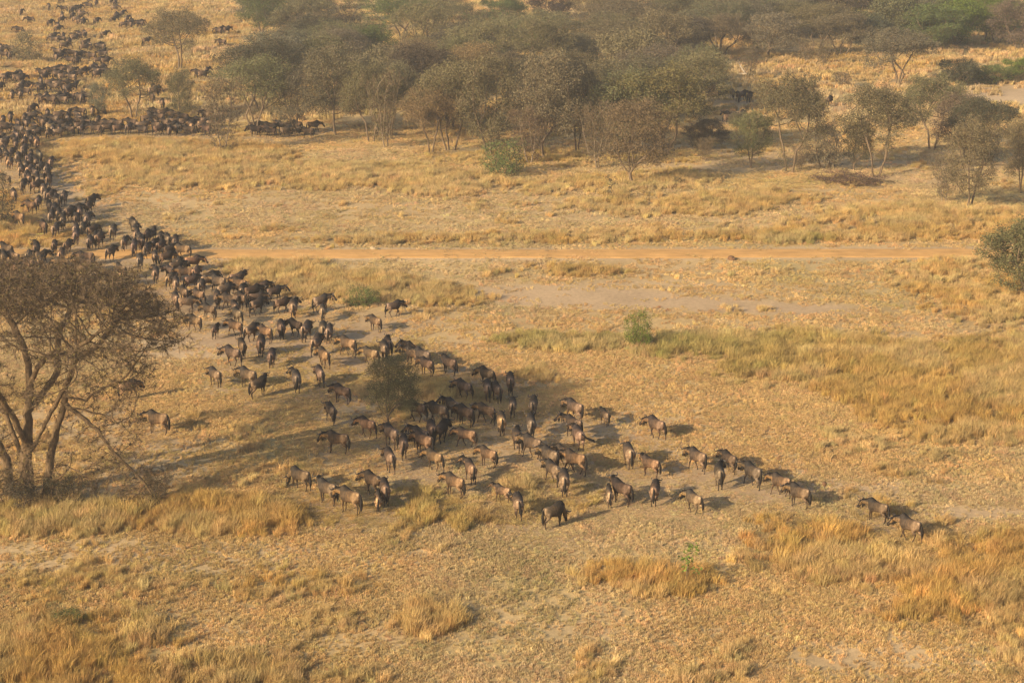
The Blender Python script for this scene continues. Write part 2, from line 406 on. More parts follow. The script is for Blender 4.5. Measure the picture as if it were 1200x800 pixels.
HX = np.array([q[0] for q in ALL]); HY = np.array([q[1] for q in ALL])
def herd_gap(x, y):
    """1 far from any animal, 0 in the trampled ring round its feet (grass in front hides legs less)"""
    out = np.ones(len(x))
    for i in range(0, len(x), 4000):
        a = x[i:i + 4000, None]; b = y[i:i + 4000, None]
        d = ((a - HX[None]) / 1.25) ** 2 + ((b + .9 - HY[None]) / 2.4) ** 2
        out[i:i + 4000] = sstep(.35, 1.5, d.min(1))
    return out

# beaten soil where the herd walks: worn into the ground cover
sel = np.where((gx > -80) & (gx < 60) & (gy > 78) & (gy < 330))[0]
wear = np.zeros(len(gx))
for i in range(0, len(sel), 3000):
    q = sel[i:i + 3000]
    d2 = ((gx[q, None] - HX[None] - .8) / 2.2) ** 2 + ((gy[q, None] - HY[None] + .8) / 2.8) ** 2
    wear[q] = np.clip(np.exp(-d2).sum(1), 0, 1)
wear *= .75 * (.35 + .9 * fbm(gx, gy, 1.5, 501, 2))
wear = np.clip(wear, 0, .8)[:, None]
gc = gc * (1 - wear) + np.array([.34, .235, .150]) * (.85 + .3 * fbm(gx, gy, 1.1, 511, 2))[:, None] * wear
ca.data.foreach_set('color', np.concatenate([gc, np.ones((len(gc), 1))], 1).astype(np.float32).ravel())

# ------------------------------------------------------------------ grass (uncountable: scattered with geometry nodes)
def grass_mat(name):
    m, nt, p = mat(name)
    a = nt.nodes.new('ShaderNodeAttribute'); a.attribute_type = 'INSTANCER'; a.attribute_name = 'tone'
    nt.links.new(a.outputs['Color'], p.inputs['Base Color'])
    tr = nt.nodes.new('ShaderNodeBsdfTranslucent'); nt.links.new(a.outputs['Color'], tr.inputs['Color'])
    mx = nt.nodes.new('ShaderNodeMixShader'); mx.inputs[0].default_value = .3
    nt.links.new(p.outputs[0], mx.inputs[1]); nt.links.new(tr.outputs[0], mx.inputs[2])
    nt.links.new(mx.outputs[0], nt.nodes['Material Output'].inputs['Surface'])
    return m
GMAT = grass_mat('grass_blade')

def blades(cx, cy, n, rad, h0, h1, w, lean, droop=.5):
    V = []; F = []
    for _ in range(n):
        a = rng.uniform(0, 2 * math.pi); r = rad * math.sqrt(rng.uniform(0, 1)) * .6
        bx, by = cx + r * math.cos(a), cy + r * math.sin(a)
        h = rng.uniform(h0, h1)
        out = rng.uniform(.05, .42) * h
        dx = math.cos(a) * out + lean * h + rng.normal(0, .1) * h; dy = math.sin(a) * out + rng.normal(0, .1) * h
        s = rng.uniform(0, math.pi); wx, wy = math.cos(s) * w / 2, math.sin(s) * w / 2
        i = len(V)
        V += [(bx - wx, by - wy, -.03), (bx + wx, by + wy, -.03),
              (bx + dx * .4 - wx * .85, by + dy * .4 - wy * .85, h * .6), (bx + dx * .4 + wx * .85, by + dy * .4 + wy * .85, h * .6),
              (bx + dx * 1.1, by + dy * 1.1, h * rng.uniform(droop + .3, 1.0))]
        F += [(i, i + 1, i + 3, i + 2), (i + 2, i + 3, i + 4)]
    return V, F

def proto_coll(name, makers):
    c = bpy.data.collections.new(name)
    for k, mk in enumerate(makers):
        V = []; F = []
        for (v, f) in mk():
            i = len(V); V += v; F += [tuple(j + i for j in q) for q in f]
        o = bpy.data.objects.new(name + '_tuft', mesh_from(name + '_tuft', V, F, [GMAT]))
        c.objects.link(o)
    return c

def short_patch():
    return [blades(rng.uniform(-.5, .5), rng.uniform(-.5, .5), 20, rng.uniform(.10, .20), .05, .15, .018, .12, .5) for _ in range(8)]
def tall_patch():
    return [blades(rng.uniform(-.35, .35), rng.uniform(-.35, .35), 34, .30, .28, .75, .017, .10, .6) for _ in range(4)]
def mid_patch():
    return [blades(rng.uniform(-.6, .6), rng.uniform(-.6, .6), 20, .22, .2, .5, .034, .1, .4) for _ in range(5)]

def scatter(name, label, coll, pts, rotz, scl, tone, pick):
    me = bpy.data.meshes.new(name)
    me.vertices.add(len(pts)); me.vertices.foreach_set('co', pts.astype(np.float32).ravel())
    rot = np.zeros((len(pts), 3), np.float32); rot[:, 2] = rotz
    def attr(nm, ty, data, prop):
        a = me.attributes.new(nm, ty, 'POINT'); a.data.foreach_set(prop, data)
    attr('rot', 'FLOAT_VECTOR', rot.ravel(), 'vector')
    attr('scl', 'FLOAT_VECTOR', scl.astype(np.float32).ravel(), 'vector')
    attr('pick', 'INT', pick.astype(np.int32), 'value')
    attr('tone', 'FLOAT_COLOR', np.concatenate([tone, np.ones((len(tone), 1))], 1).astype(np.float32).ravel(), 'color')
    o = link(bpy.data.objects.new(name, me))
    me.materials.append(GMAT)
    ng = bpy.data.node_groups.new(name + '_scatter', 'GeometryNodeTree')
    ng.interface.new_socket('Geometry', in_out='INPUT', socket_type='NodeSocketGeometry')
    ng.interface.new_socket('Geometry', in_out='OUTPUT', socket_type='NodeSocketGeometry')
    N = ng.nodes; L = ng.links
    gi = N.new('NodeGroupInput'); go = N.new('NodeGroupOutput')
    ci = N.new('GeometryNodeCollectionInfo'); ci.inputs['Collection'].default_value = coll
    ci.inputs['Separate Children'].default_value = True; ci.inputs['Reset Children'].default_value = True
    ip = N.new('GeometryNodeInstanceOnPoints'); ip.inputs['Pick Instance'].default_value = True
    def na(nm, ty):
        n = N.new('GeometryNodeInputNamedAttribute'); n.data_type = ty; n.inputs['Name'].default_value = nm
        return n.outputs['Attribute']
    L.new(gi.outputs[0], ip.inputs['Points']); L.new(ci.outputs[0], ip.inputs['Instance'])
    L.new(na('pick', 'INT'), ip.inputs['Instance Index'])
    L.new(na('rot', 'FLOAT_VECTOR'), ip.inputs['Rotation'])
    L.new(na('scl', 'FLOAT_VECTOR'), ip.inputs['Scale'])
    L.new(ip.outputs[0], go.inputs[0])
    md = o.modifiers.new('scatter', 'NODES'); md.node_group = ng
    tag(o, label, 'grass', kind='stuff')
    return o

def rand_ground(n, y0, y1, side=1.18):
    """uniform points over the visible wedge of plain between two distances"""
    y = np.sqrt(rng.uniform(y0 ** 2, y1 ** 2, n))
    x = rng.uniform(-1, 1, n) * (y * .2727 * side + 6)
    return x, y

def jit(c, n, v=.16):
    k = np.exp(rng.normal(0, v, (n, 1))); return c * k * (1 + rng.normal(0, .04, (n, 3)))

def short_grass(n, y0, y1, s0, s1):
    x, y = rand_ground(n, y0, y1)
    t, o, g, b = zones(x, y)
    dens = (.45 + .75 * sstep(.35, .62, fbm(x, y, 5, 301, 3))) * (1 - b * .93)
    keep = rng.uniform(0, 1, n) < dens
    x, y, t, o, g, b = [q[keep] for q in (x, y, t, o, g, b)]
    m = len(x); hg = herd_gap(x, y)
    n2 = fbm(x, y, 10, 311, 3)[:, None]; gn = sstep(.55, .72, fbm(x, y, 8, 321, 3))[:, None]
    c = STRAW * 1.16 * n2 + DRY * 1.2 * (1 - n2)
    pale = sstep(.5, .65, fbm(x, y, 16, 331, 2))[:, None] * .6
    c = c * (1 - pale) + np.array([.53, .42, .25]) * pale
    c = c * (1 - gn * .28) + GRASSG * 1.2 * gn * .28
    c = c * (1 - o[:, None] * t[:, None] * .5) + GOLD * o[:, None] * t[:, None] * .5
    s = rng.uniform(s0, s1, m)
    return np.stack([x, y, height(x, y)], 1), rng.normal(0, .7, m), np.stack([s, s, s * rng.uniform(.6, 1.2, m) * (.35 + .65 * hg)], 1), np.clip(jit(c, m), .01, .9), rng.integers(0, 5, m)

def tall_grass(n, y0, y1, s0, s1):
    x, y = rand_ground(n, y0, y1)
    t, o, g, b = zones(x, y)
    keep = rng.uniform(0, 1, n) < t ** 1.3 * (.22 + .95 * sstep(.3, .62, fbm(x, y * .8, 2.0, 401, 3)))
    x, y, t, o, g = [q[keep] for q in (x, y, t, o, g)]
    m = len(x); hg = herd_gap(x, y)
    n2 = fbm(x, y, 5, 411, 3)[:, None]; n3 = sstep(.42, .62, fbm(x, y, 4, 421, 3))
    ok = np.clip(o * 1.15 * (.4 + n3), 0, 1)[:, None]; gk = np.clip(g * (.4 + 1.3 * n3), 0, 1)[:, None]
    c = np.array([.54, .41, .20]) * (1 - ok) + np.array([.53, .335, .115]) * ok
    c = c * (.85 + .3 * n2)
    gk = gk * .75; c = c * (1 - gk) + np.array([.34, .29, .10]) * gk
    s = rng.uniform(s0, s1, m) * (.6 + .45 * np.clip(t, 0, 1.2))
    return np.stack([x, y, height(x, y)], 1), rng.normal(0, .8, m), np.stack([s, s, s * rng.uniform(.7, 1.15, m) * (.25 + .75 * hg)], 1), np.clip(jit(c, m), .01, .9), rng.integers(0, 5, m)

def cat(parts): return [np.concatenate(q) for q in zip(*parts)]
CS = proto_coll('short_grass', [short_patch] * 5)
CT = proto_coll('tall_grass', [tall_patch] * 5)
CM = proto_coll('dry_grass', [mid_patch] * 5)
scatter('short_grass', 'short bleached straw tufts covering the whole plain', CS, *cat([short_grass(52000, 66, 130, .75, 1.3), short_grass(36000, 130, 235, .9, 1.5)]))
scatter('tall_grass', 'tall golden and greenish grass growing in stands on the plain', CT, *cat([tall_grass(75000, 66, 150, .5, 1.2), tall_grass(80000, 150, 240, .7, 1.2)]))
scatter('wood_grass', 'dry grass between the trees of the far wood', CM, *cat([tall_grass(50000, 235, 440, 1.1, 1.8), short_grass(16000, 235, 440, 1.3, 2.2)]))

# ------------------------------------------------------------------ trees
def colonise(attr, nodes, parents, step, infl, kill, iters):
    nodes = [np.array(n, float) for n in nodes]; parents = list(parents)
    A = np.array(attr, float)
    N = np.array(nodes)
    d = np.linalg.norm(A[:, None] - N[None], axis=2); near = d.argmin(1); nd = d.min(1)
    for _ in range(iters):
        act = nd < infl
        if not act.any(): infl *= 1.5; act = nd < infl
        if not len(A): break
        ids = np.unique(near[act]); new = []
        cur = np.array(nodes)
        for i in ids:
            s = act & (near == i)
            v = A[s] - cur[i]; v = v / (np.linalg.norm(v, axis=1, keepdims=True) + 1e-9)
            v = v.sum(0) + rng.normal(0, .25, 3); l = np.linalg.norm(v)
            if l < 1e-6: continue
            new.append(cur[i] + v / l * step); parents.append(i)
        if not new: break
        base = len(nodes); nodes += new
        M = np.array(new)
        d = np.linalg.norm(A[:, None] - M[None], axis=2); k = d.argmin(1); m = d.min(1)
        b = m < nd; near[b] = base + k[b]; nd[b] = m[b]
        keep = nd > kill; A = A[keep]; near = near[keep]; nd = nd[keep]
        if len(A) == 0 or len(nodes) > 9000: break
    return np.array(nodes), np.array(parents)

def radii(nodes, parents, r0, e=2.3):
    n = len(nodes); acc = np.zeros(n); 
    for i in range(n - 1, -1, -1):
        if acc[i] == 0: acc[i] = r0 ** e
        if parents[i] >= 0: acc[parents[i]] += acc[i]
    return acc ** (1 / e)

def chains(parents, rad):
    n = len(parents); kids = [[] for _ in range(n)]
    for i, q in enumerate(parents):
        if q >= 0: kids[q].append(i)
    out = []; todo = [(i, None) for i in range(n) if parents[i] < 0]
    while todo:
        i, par = todo.pop()
        ch = [par] if par is not None else []
        while True:
            ch.append(i)
            if not kids[i]: break
            ks = sorted(kids[i], key=lambda q: -rad[q])
            for q in ks[1:]: todo.append((q, i))
            i = ks[0]
        out.append((ch, par is not None))
    return out

def tube(P, Rr, sides, V, F, cap=False):
    P = np.array(P); k = len(P)
    if k < 2: return
    T = np.gradient(P, axis=0); T /= np.linalg.norm(T, axis=1, keepdims=True) + 1e-9
    base = len(V)
    up = np.array([0.3, 0.95, 0.1]) if abs(T[0][2]) > .5 else np.array([0, 0, 1.])
    for i in range(k):
        a = np.cross(T[i], up); a /= np.linalg.norm(a) + 1e-9; b = np.cross(T[i], a)
        for s in range(sides):
            t = 2 * math.pi * s / sides
            V.append(P[i] + (a * math.cos(t) + b * math.sin(t)) * Rr[i])
    for i in range(k - 1):
        for s in range(sides):
            s2 = (s + 1) % sides
            F.append((base + i * sides + s, base + i * sides + s2, base + (i + 1) * sides + s2, base + (i + 1) * sides + s))
    if cap: F.append(tuple(base + s for s in range(sides))); F.append(tuple(base + (k - 1) * sides + s for s in range(sides))[::-1])

def bark_mat(name, c):
    m, nt, p = mat(name)
    tcn = nt.nodes.new('ShaderNodeTexCoord'); n = nt.nodes.new('ShaderNodeTexNoise'); n.inputs['Scale'].default_value = 5; n.inputs['Detail'].default_value = 6
    mp = nt.nodes.new('ShaderNodeMapping'); mp.inputs['Scale'].default_value = (3, 3, .6)
    nt.links.new(tcn.outputs['Object'], mp.inputs[0]); nt.links.new(mp.outputs[0], n.inputs['Vector'])
    cr = nt.nodes.new('ShaderNodeValToRGB'); cr.color_ramp.elements[0].position = .3; cr.color_ramp.elements[1].position = .72
    cr.color_ramp.elements[0].color = (*[q * .55 for q in c], 1); cr.color_ramp.elements[1].color = (*[q * 1.35 for q in c], 1)
    nt.links.new(n.outputs['Fac'], cr.inputs[0]); nt.links.new(cr.outputs[0], p.inputs['Base Color'])
    b = nt.nodes.new('ShaderNodeBump'); b.inputs['Distance'].default_value = .05; b.inputs['Strength'].default_value = .8
    nt.links.new(n.outputs['Fac'], b.inputs['Height']); nt.links.new(b.outputs[0], p.inputs['Normal'])
    return m
def leaf_mat(name, trans=.25, vary=.32):
    """leaf colour is the object's own colour, a little different from spray to spray"""
    m, nt, p = mat(name)
    oi = nt.nodes.new('ShaderNodeObjectInfo'); g = nt.nodes.new('ShaderNodeNewGeometry')
    mr = nt.nodes.new('ShaderNodeMapRange'); mr.inputs[3].default_value = 1 - vary; mr.inputs[4].default_value = 1 + vary
    nt.links.new(g.outputs['Random Per Island'], mr.inputs[0])
    v = nt.nodes.new('ShaderNodeVectorMath'); v.operation = 'SCALE'
    nt.links.new(oi.outputs['Color'], v.inputs[0]); nt.links.new(mr.outputs[0], v.inputs['Scale'])
    nt.links.new(v.outputs[0], p.inputs['Base Color'])
    tr = nt.nodes.new('ShaderNodeBsdfTranslucent'); nt.links.new(v.outputs[0], tr.inputs['Color'])
    mx = nt.nodes.new('ShaderNodeMixShader'); mx.inputs[0].default_value = trans
    nt.links.new(p.outputs[0], mx.inputs[1]); nt.links.new(tr.outputs[0], mx.inputs[2])
    nt.links.new(mx.outputs[0], nt.nodes['Material Output'].inputs['Surface'])
    return m
BARK = bark_mat('acacia_bark', (.16, .115, .075)); BARKP = bark_mat('pale_bark', (.26, .20, .14)); TWIG = bark_mat('twig_bark', (.15, .105, .065))
LEAF = leaf_mat('acacia_leaf')

def leafcards(P, n, sig, l, w, flat):
    """n small rhombic leaf sprays round each point"""
    k = len(P) * n
    if k == 0: return np.zeros((0, 3)), np.zeros((0, 4), int)
    c = np.repeat(P, n, 0) + rng.normal(0, 1, (k, 3)) * np.array([sig, sig, sig * .75])
    a = rng.normal(0, 1, (k, 3)); a[:, 2] *= (1 - flat); a /= np.linalg.norm(a, axis=1, keepdims=True)
    b = rng.normal(0, 1, (k, 3)); b[:, 2] *= (1 - flat * .5); b = np.cross(a, b); b = np.cross(b, a) if False else b
    b /= np.linalg.norm(b, axis=1, keepdims=True)
    ll = (l * rng.uniform(.6, 1.4, (k, 1))); ww = (w * rng.uniform(.6, 1.4, (k, 1)))
    V = np.stack([c - a * ll / 2, c + b * ww / 2, c + a * ll / 2, c - b * ww / 2], 1).reshape(-1, 3)
    F = np.arange(k * 4).reshape(k, 4)
    return V, F

RMIN = {}
def build_tree(nodes, parents, r0, thr, leaf_n, leaf_sig, leaf_l, leaf_w, flat, twigs, twl, leaf_keep=1.0, e=2.3, tw_w=.02):
    rad = radii(nodes, parents, r0, e)
    for i, v in RMIN.items(): rad[i] = max(rad[i], v)
    TV, TF, CV, CF = [], [], [], []
    for ch, joined in chains(parents, rad):
        P = nodes[ch]; q = rad[ch].copy()
        if joined: q[0] = min(q[0], q[1] * 1.1)
        if len(P) == 2: P = np.array([P[0], (P[0] + P[1]) / 2, P[1]]); q = np.array([q[0], (q[0] + q[1]) / 2, q[1]])
        mx = q.max()
        if mx > thr: tube(P, q, 8 if mx > .12 else 5, TV, TF)
        else: tube(P, q, 3, CV, CF)
    nb = len(CF)
    thin = np.where(rad < max(thr * .55, r0 * 1.6))[0]
    thin = thin[parents[thin] >= 0]
    # fine twigs
    TWV = []
    for i in thin:
        d = nodes[i] - nodes[parents[i]]; d /= np.linalg.norm(d) + 1e-9
        for _ in range(twigs):
            v = d * .8 + rng.normal(0, .6, 3); v /= np.linalg.norm(v); l = twl * rng.uniform(.5, 1.3)
            s = np.cross(v, rng.normal(0, 1, 3)); s /= np.linalg.norm(s) + 1e-9
            a = nodes[i]; TWV += [a - s * tw_w * .5, a + s * tw_w * .5, a + v * l + rng.normal(0, .04, 3)]
    o = len(CV); CV = list(CV) + TWV; CF += [(o + 3 * j, o + 3 * j + 1, o + 3 * j + 2) for j in range(len(TWV) // 3)]
    nb = len(CF)
    if leaf_keep < 1 and len(thin): thin = thin[rng.uniform(0, 1, len(thin)) < leaf_keep]
    V, F = leafcards(nodes[thin], leaf_n, leaf_sig, leaf_l, leaf_w, flat)
    o = len(CV); allV = np.concatenate([np.array(CV).reshape(-1, 3), V]) if len(CV) else V
    CF += [tuple(f) for f in (F + o)]
    fm = [1] * nb + [0] * (len(CF) - nb)
    return (TV, TF), (allV, CF, fm)

def lobes(H, Rd, lo, hi, k, lr, flatk, shape):
    """clumps of attractors; shape 'umb' flat-topped, 'rnd' rounded, 'vase' """
    out = []
    for _ in range(k):
        a = rng.uniform(0, 2 * math.pi); u = math.sqrt(rng.uniform(0, 1))
        if shape == 'umb': r = u * Rd * .88; z = H * (hi - .22 * u * u * rng.uniform(.5, 1.6)) - rng.exponential(.13) * H; z = max(z, H * lo)
        elif shape == 'vase':
            z = H * rng.uniform(lo, hi); r = u * Rd * (.35 + .65 * (z / H - lo) / (hi - lo))
        else:
            z = H * rng.uniform(lo, hi); t = (z / H - lo) / (hi - lo) * 2 - 1; r = u * Rd * math.sqrt(max(.12, 1 - t * t * .8))
        out.append((r * math.cos(a), r * math.sin(a), min(z, H * hi), lr * rng.uniform(.7, 1.3)))
    return out
def attract(lb, n, flatk):
    P = []
    for (x, y, z, r) in lb:
        v = rng.normal(0, 1, (n, 3)); v /= np.linalg.norm(v, axis=1, keepdims=True); v *= rng.uniform(0, 1, (n, 1)) ** .4 * r
        v[:, 2] *= flatk; P.append(v + np.array([x, y, z]))
    return np.concatenate(P)

def stems(n, H, lo, spread):
    nodes, par = [], []
    for s in range(n):
        a = rng.uniform(0, 2 * math.pi) if n > 1 else 0
        b = np.array([math.cos(a), math.sin(a), 0]) * (.12 * n if n > 1 else 0)
        d = np.array([math.cos(a) * spread, math.sin(a) * spread, 1.]) if n > 1 else np.array([rng.normal(0, .12), rng.normal(0, .12), 1.])
        d /= np.linalg.norm(d); q = b + np.array([0, 0, -.25]); last = -1
        while q[2] < H * lo:
            nodes.append(q.copy()); par.append(last); last = len(nodes) - 1
            q = q + d * .45 + rng.normal(0, .05, 3) * np.array([1, 1, .2])
    return nodes, par

PROTO = {}
def add_proto(kind, H, Rd, **k):
    nodes, par = stems(k['stems'], H, k['lo'] * .75, k.get('spread', .4))
    lb = lobes(H, Rd, k['lo'], k['hi'], k['k'], k['lr'], k['flatk'], k['shape'])
    A = attract(lb, k['n'], k['flatk'])
    A = A[A[:, 2] > .15]
    N, Pn = colonise(A, nodes, par, .42, 3.0, .5, 70)
    t, c = build_tree(N, Pn, k.get('r0', .014), .045, k['ln'], k['ls'], k['ll'], k['lw'], k['flat'], k['tw'], .55, k.get('keep', 1.), e=k.get('e', 2.15), tw_w=.035)
    tm = mesh_from(kind + '_trunk', t[0], t[1], [k.get('bark', BARK)], smooth=True)
    cm = mesh_from(kind + '_crown', c[0], c[1], [LEAF, TWIG], c[2])
    PROTO.setdefault(kind, []).append((tm, cm, H, Rd))
for _ in range(3): add_proto('umbrella', 8, 4.2, stems=3, spread=.35, lo=.32, hi=.97, k=46, lr=1.25, flatk=.6, shape='umb', n=34, ln=40, ls=.27, ll=.145, lw=.075, flat=.6, tw=2)
for _ in range(3): add_proto('rounded', 8, 3.4, stems=2, spread=.2, lo=.22, hi=.93, k=46, lr=1.15, flatk=.65, shape='rnd', n=32, ln=40, ls=.28, ll=.145, lw=.075, flat=.4, tw=2)
for _ in range(2): add_proto('bare', 7, 3.0, stems=2, spread=.25, lo=.12, hi=.97, k=40, lr=1.1, flatk=.8, shape='vase', n=32, ln=16, ls=.25, ll=.14, lw=.06, flat=.2, tw=13, bark=BARKP, keep=.8)
for _ in range(2): add_proto('shrub', 3, 2.3, stems=4, spread=.7, lo=.12, hi=.9, k=26, lr=.8, flatk=.7, shape='rnd', n=30, ln=28, ls=.2, ll=.14, lw=.07, flat=.3, tw=2)
for _ in range(2): add_proto('dense', 8, 3.8, stems=1, lo=.12, hi=.92, k=44, lr=1.3, flatk=.7, shape='rnd', n=30, ln=36, ls=.3, ll=.2, lw=.11, flat=.3, tw=1)

LC = {'olive': (.155, .140, .072), 'brown': (.18, .150, .085), 'green': (.13, .155, .055), 'dark': (.085, .078, .050), 'grey': (.175, .148, .10), 'gold': (.23, .175, .080), 'bright': (.15, .21, .04), 'purple': (.16, .10, .08)}
TREES = []    # (px, py, look words) for later labels
def tree(kind, x, y, H, Rd, col, name, label, group=None, catg=None, vi=None):
    v = PROTO[kind][(vi if vi is not None else rng.integers(0, 99)) % len(PROTO[kind])]
    e = link(bpy.data.objects.new(name, None)); e.location = (x, y, hz(x, y) - .05)
    e.rotation_euler = (0, 0, rng.uniform(0, 6.28)); e.scale = (Rd / v[3], Rd / v[3], H / v[2])
    a = link(bpy.data.objects.new('trunk', v[0]), e); b = link(bpy.data.objects.new('crown', v[1]), e)
    c = np.array(LC[col]) * np.exp(rng.normal(0, .10)) * (1 + rng.normal(0, .05, 3))
    b.color = (*c, 1)
    tag(e, label, catg or ('shrub' if kind == 'shrub' else 'tree'), group)
    return e

def mtree(kind, px, yb, yt, wpx, col, name, label, group=None, **k):
    x, y = ground_at(px, yb); pm = (yb + 205) / CAM_H
    H = max(.8, (yb - yt) / pm * 1.08 - wpx / 2 / pm * .12); Rd = wpx / 2 / pm
    return tree(kind, x, y, H, Rd, col, name, label, group, **k)

G1 = 'trees along the front edge of the far wood'
MT = [
    ('shrub', 30, 73, 36, 40, 'olive', 'thorn_bush', 'olive thorn bush standing alone among the far herd at top left'),
    ('umbrella', 157, 141, 66, 66, 'olive', 'acacia_tree', 'wide olive acacia with the dense row of wildebeest at its foot'),
    ('umbrella', 211, 82, 8, 74, 'olive', 'acacia_tree', 'tall thin flat topped acacia with forked pale trunk behind the herd'),
    ('rounded', 214, 142, 80, 38, 'olive', 'acacia_tree', 'narrow dark olive acacia right of the wide acacia among the herd'),
    ('rounded', 117, 138, 97, 24, 'grey', 'thorn_tree', 'small grey thorn tree left of the wide acacia in the herd'),
    ('bare', 262, 178, 95, 52, 'brown', 'thorn_tree', 'brown twiggy thorn tree in front of the herd at the meadow edge'),
    ('umbrella', 300, 158, 62, 96, 'olive', 'acacia_tree', 'broad olive acacia over the huddled herd left of the wood'),
    ('rounded', 345, 158, 78, 60, 'grey', 'acacia_tree', 'grey green acacia with a thick trunk above the huddled herd'),
    ('rounded', 395, 158, 50, 80, 'brown', 'acacia_tree', 'big brown acacia whose crown shows two pale trunks below'),
    ('umbrella', 435, 166, 72, 70, 'olive', 'acacia_tree', 'olive acacia with slim paired trunks at the wood edge'),
    ('bare', 452, 172, 85, 50, 'brown', 'thorn_tree', 'tall thin brown thorn tree beside the white trunked acacia'),
    ('umbrella', 460, 162, 70, 66, 'brown', 'acacia_tree', 'acacia with one pale white lit trunk at the wood edge'),
    ('umbrella', 505, 180, 100, 76, 'gold', 'acacia_tree', 'golden olive acacia on thin stems leaning over the meadow'),
    ('umbrella', 528, 176, 68, 100, 'brown', 'acacia_tree', 'large layered brown acacia in the middle of the wood edge'),
    ('rounded', 575, 182, 62, 80, 'olive', 'acacia_tree', 'tall olive acacia behind the pale green bush'),
    ('shrub', 594, 203, 160, 64, 'green', 'green_bush', 'pale green leafy bush at the edge of the meadow'),
    ('bare', 620, 190, 125, 50, 'brown', 'thorn_tree', 'bare reddish brown thicket tree right of the pale green bush'),
    ('rounded', 641, 184, 58, 84, 'brown', 'acacia_tree', 'brown round crowned acacia left of the large golden acacia'),
    ('rounded', 677, 180, 70, 60, 'grey', 'acacia_tree', 'greyish acacia with a dark trunk left of the large golden acacia'),
    ('umbrella', 775, 180, 74, 128, 'gold', 'acacia_tree', 'largest golden olive acacia with a leaning crown over dark shade'),
    ('rounded', 730, 180, 78, 90, 'olive', 'acacia_tree', 'dense olive acacia behind the leafless vase shaped tree'),
    ('rounded', 744, 215, 112, 86, 'brown', 'thorn_tree', 'leafless vase shaped brown tree standing out on the meadow'),
    ('bare', 700, 196, 120, 50, 'brown', 'thorn_tree', 'twiggy brown thicket tree left of the leafless vase shaped tree'),
    ('dense', 826, 176, 138, 50, 'dark', 'dark_bush', 'dark round bush under the right side of the largest acacia'),
    ('bare', 827, 190, 162, 24, 'brown', 'thorn_shrub', 'small twiggy shrub in front of the dark round bush'),
    ('rounded', 880, 198, 130, 50, 'olive', 'thorn_tree', 'low olive tree left of the double trunked acacia'),
    ('umbrella', 925, 202, 86, 86, 'olive', 'acacia_tree', 'open crowned acacia with pale double trunk right of centre'),
    ('dense', 868, 148, 128, 28, 'grey', 'grey_bush', 'grey bush by the few wildebeest beyond the wood edge'),
    ('bare', 938, 200, 168, 22, 'grey', 'thorn_shrub', 'thin grey sapling tree beside the double trunked acacia'),
    ('shrub', 968, 196, 142, 62, 'grey', 'thorn_bush', 'tall grey thorn bush between the two open acacias'),
    ('umbrella', 1026, 206, 96, 104, 'olive', 'acacia_tree', 'spreading acacia with dark straight trunk over the purple mound'),
    ('rounded', 1003, 200, 140, 40, 'dark', 'thorn_tree', 'dark shaded tree just left of the spreading acacia'),
    ('umbrella', 1092, 175, 86, 80, 'olive', 'acacia_tree', 'pale green acacia behind the spreading acacia at right'),
    ('umbrella', 1150, 196, 110, 86, 'dark', 'acacia_tree', 'dark flat topped acacia behind the brown lone acacia'),
    ('rounded', 1128, 185, 108, 70, 'brown', 'acacia_tree', 'brown acacia behind the left side of the lone acacia'),
    ('rounded', 1133, 243, 138, 74, 'brown', 'acacia_tree', 'lone brown acacia on the meadow near the right edge'),
    ('bare', 1106, 236, 180, 34, 'grey', 'thorn_tree', 'grey twiggy tree touching the left of the lone acacia'),
    ('rounded', 1196, 226, 135, 50, 'brown', 'acacia_tree', 'brown acacia cut by the right edge above the near bush'),
    ('umbrella', 1050, 102, 30, 92, 'grey', 'acacia_tree', 'large grey dome shaped acacia in the clearing at upper right'),
    ('dense', 1122, 100, 66, 46, 'dark', 'dark_bush', 'dark shaded bush right of the grey dome shaped acacia'),
    ('dense', 1165, 98, 74, 50, 'green', 'green_bush', 'green bushes row piece beside the dark shaded bush'),
    ('dense', 1195, 92, 66, 40, 'bright', 'green_bush', 'bright green bush at the upper right edge'),
    ('bare', 987, 102, 84, 28, 'brown', 'thorn_shrub', 'small leafless shrub in the clearing at upper right'),
    ('bare', 878, 90, 56, 26, 'brown', 'thorn_shrub', 'reddish leafless shrub beside the fallen white log'),
    ('bare', 945, 72, 48, 20, 'brown', 'thorn_shrub', 'tiny dark tree on the far side of the clearing'),
    ('bare', 966, 76, 46, 24, 'brown', 'thorn_shrub', 'tiny forked brown tree on the far side of the clearing'),
    ('umbrella', 845, 66, 14, 70, 'grey', 'acacia_tree', 'grey acacia left on the far side of the clearing'),
    ('rounded', 905, 68, 12, 74, 'grey', 'acacia_tree', 'dense greyish acacia in the middle beyond the clearing'),
    ('umbrella', 985, 66, 12, 84, 'brown', 'acacia_tree', 'brownish broad acacia on the right far side of the clearing'),
    ('dense', 1020, 64, 16, 50, 'dark', 'dark_tree', 'dark tree left behind the grey dome shaped acacia'),
    ('dense', 1085, 22, -18, 60, 'dark', 'dark_tree', 'dark tree at the top edge above the clearing'),
    ('dense', 1130, 26, -10, 60, 'bright', 'green_tree', 'bright green tree at the top right of the wood'),
    ('dense', 1175, 40, -6, 60, 'bright', 'green_tree', 'broad bright green tree in the top right corner'),
    ('dense', 625, 60, 18, 60, 'bright', 'green_tree', 'bright green tree left of the small sandy clearing at top'),
    ('dense', 590, 35, -6, 50, 'green', 'green_tree', 'green tree above the small sandy clearing at top'),
    ('dense', 650, 24, -20, 60, 'dark', 'dark_tree', 'dark blue green tree behind the small sandy clearing'),
    ('dense', 783, 22, -14, 50, 'bright', 'green_tree', 'fresh green tree at the top edge right of middle'),
]
for t in MT: mtree(*t)

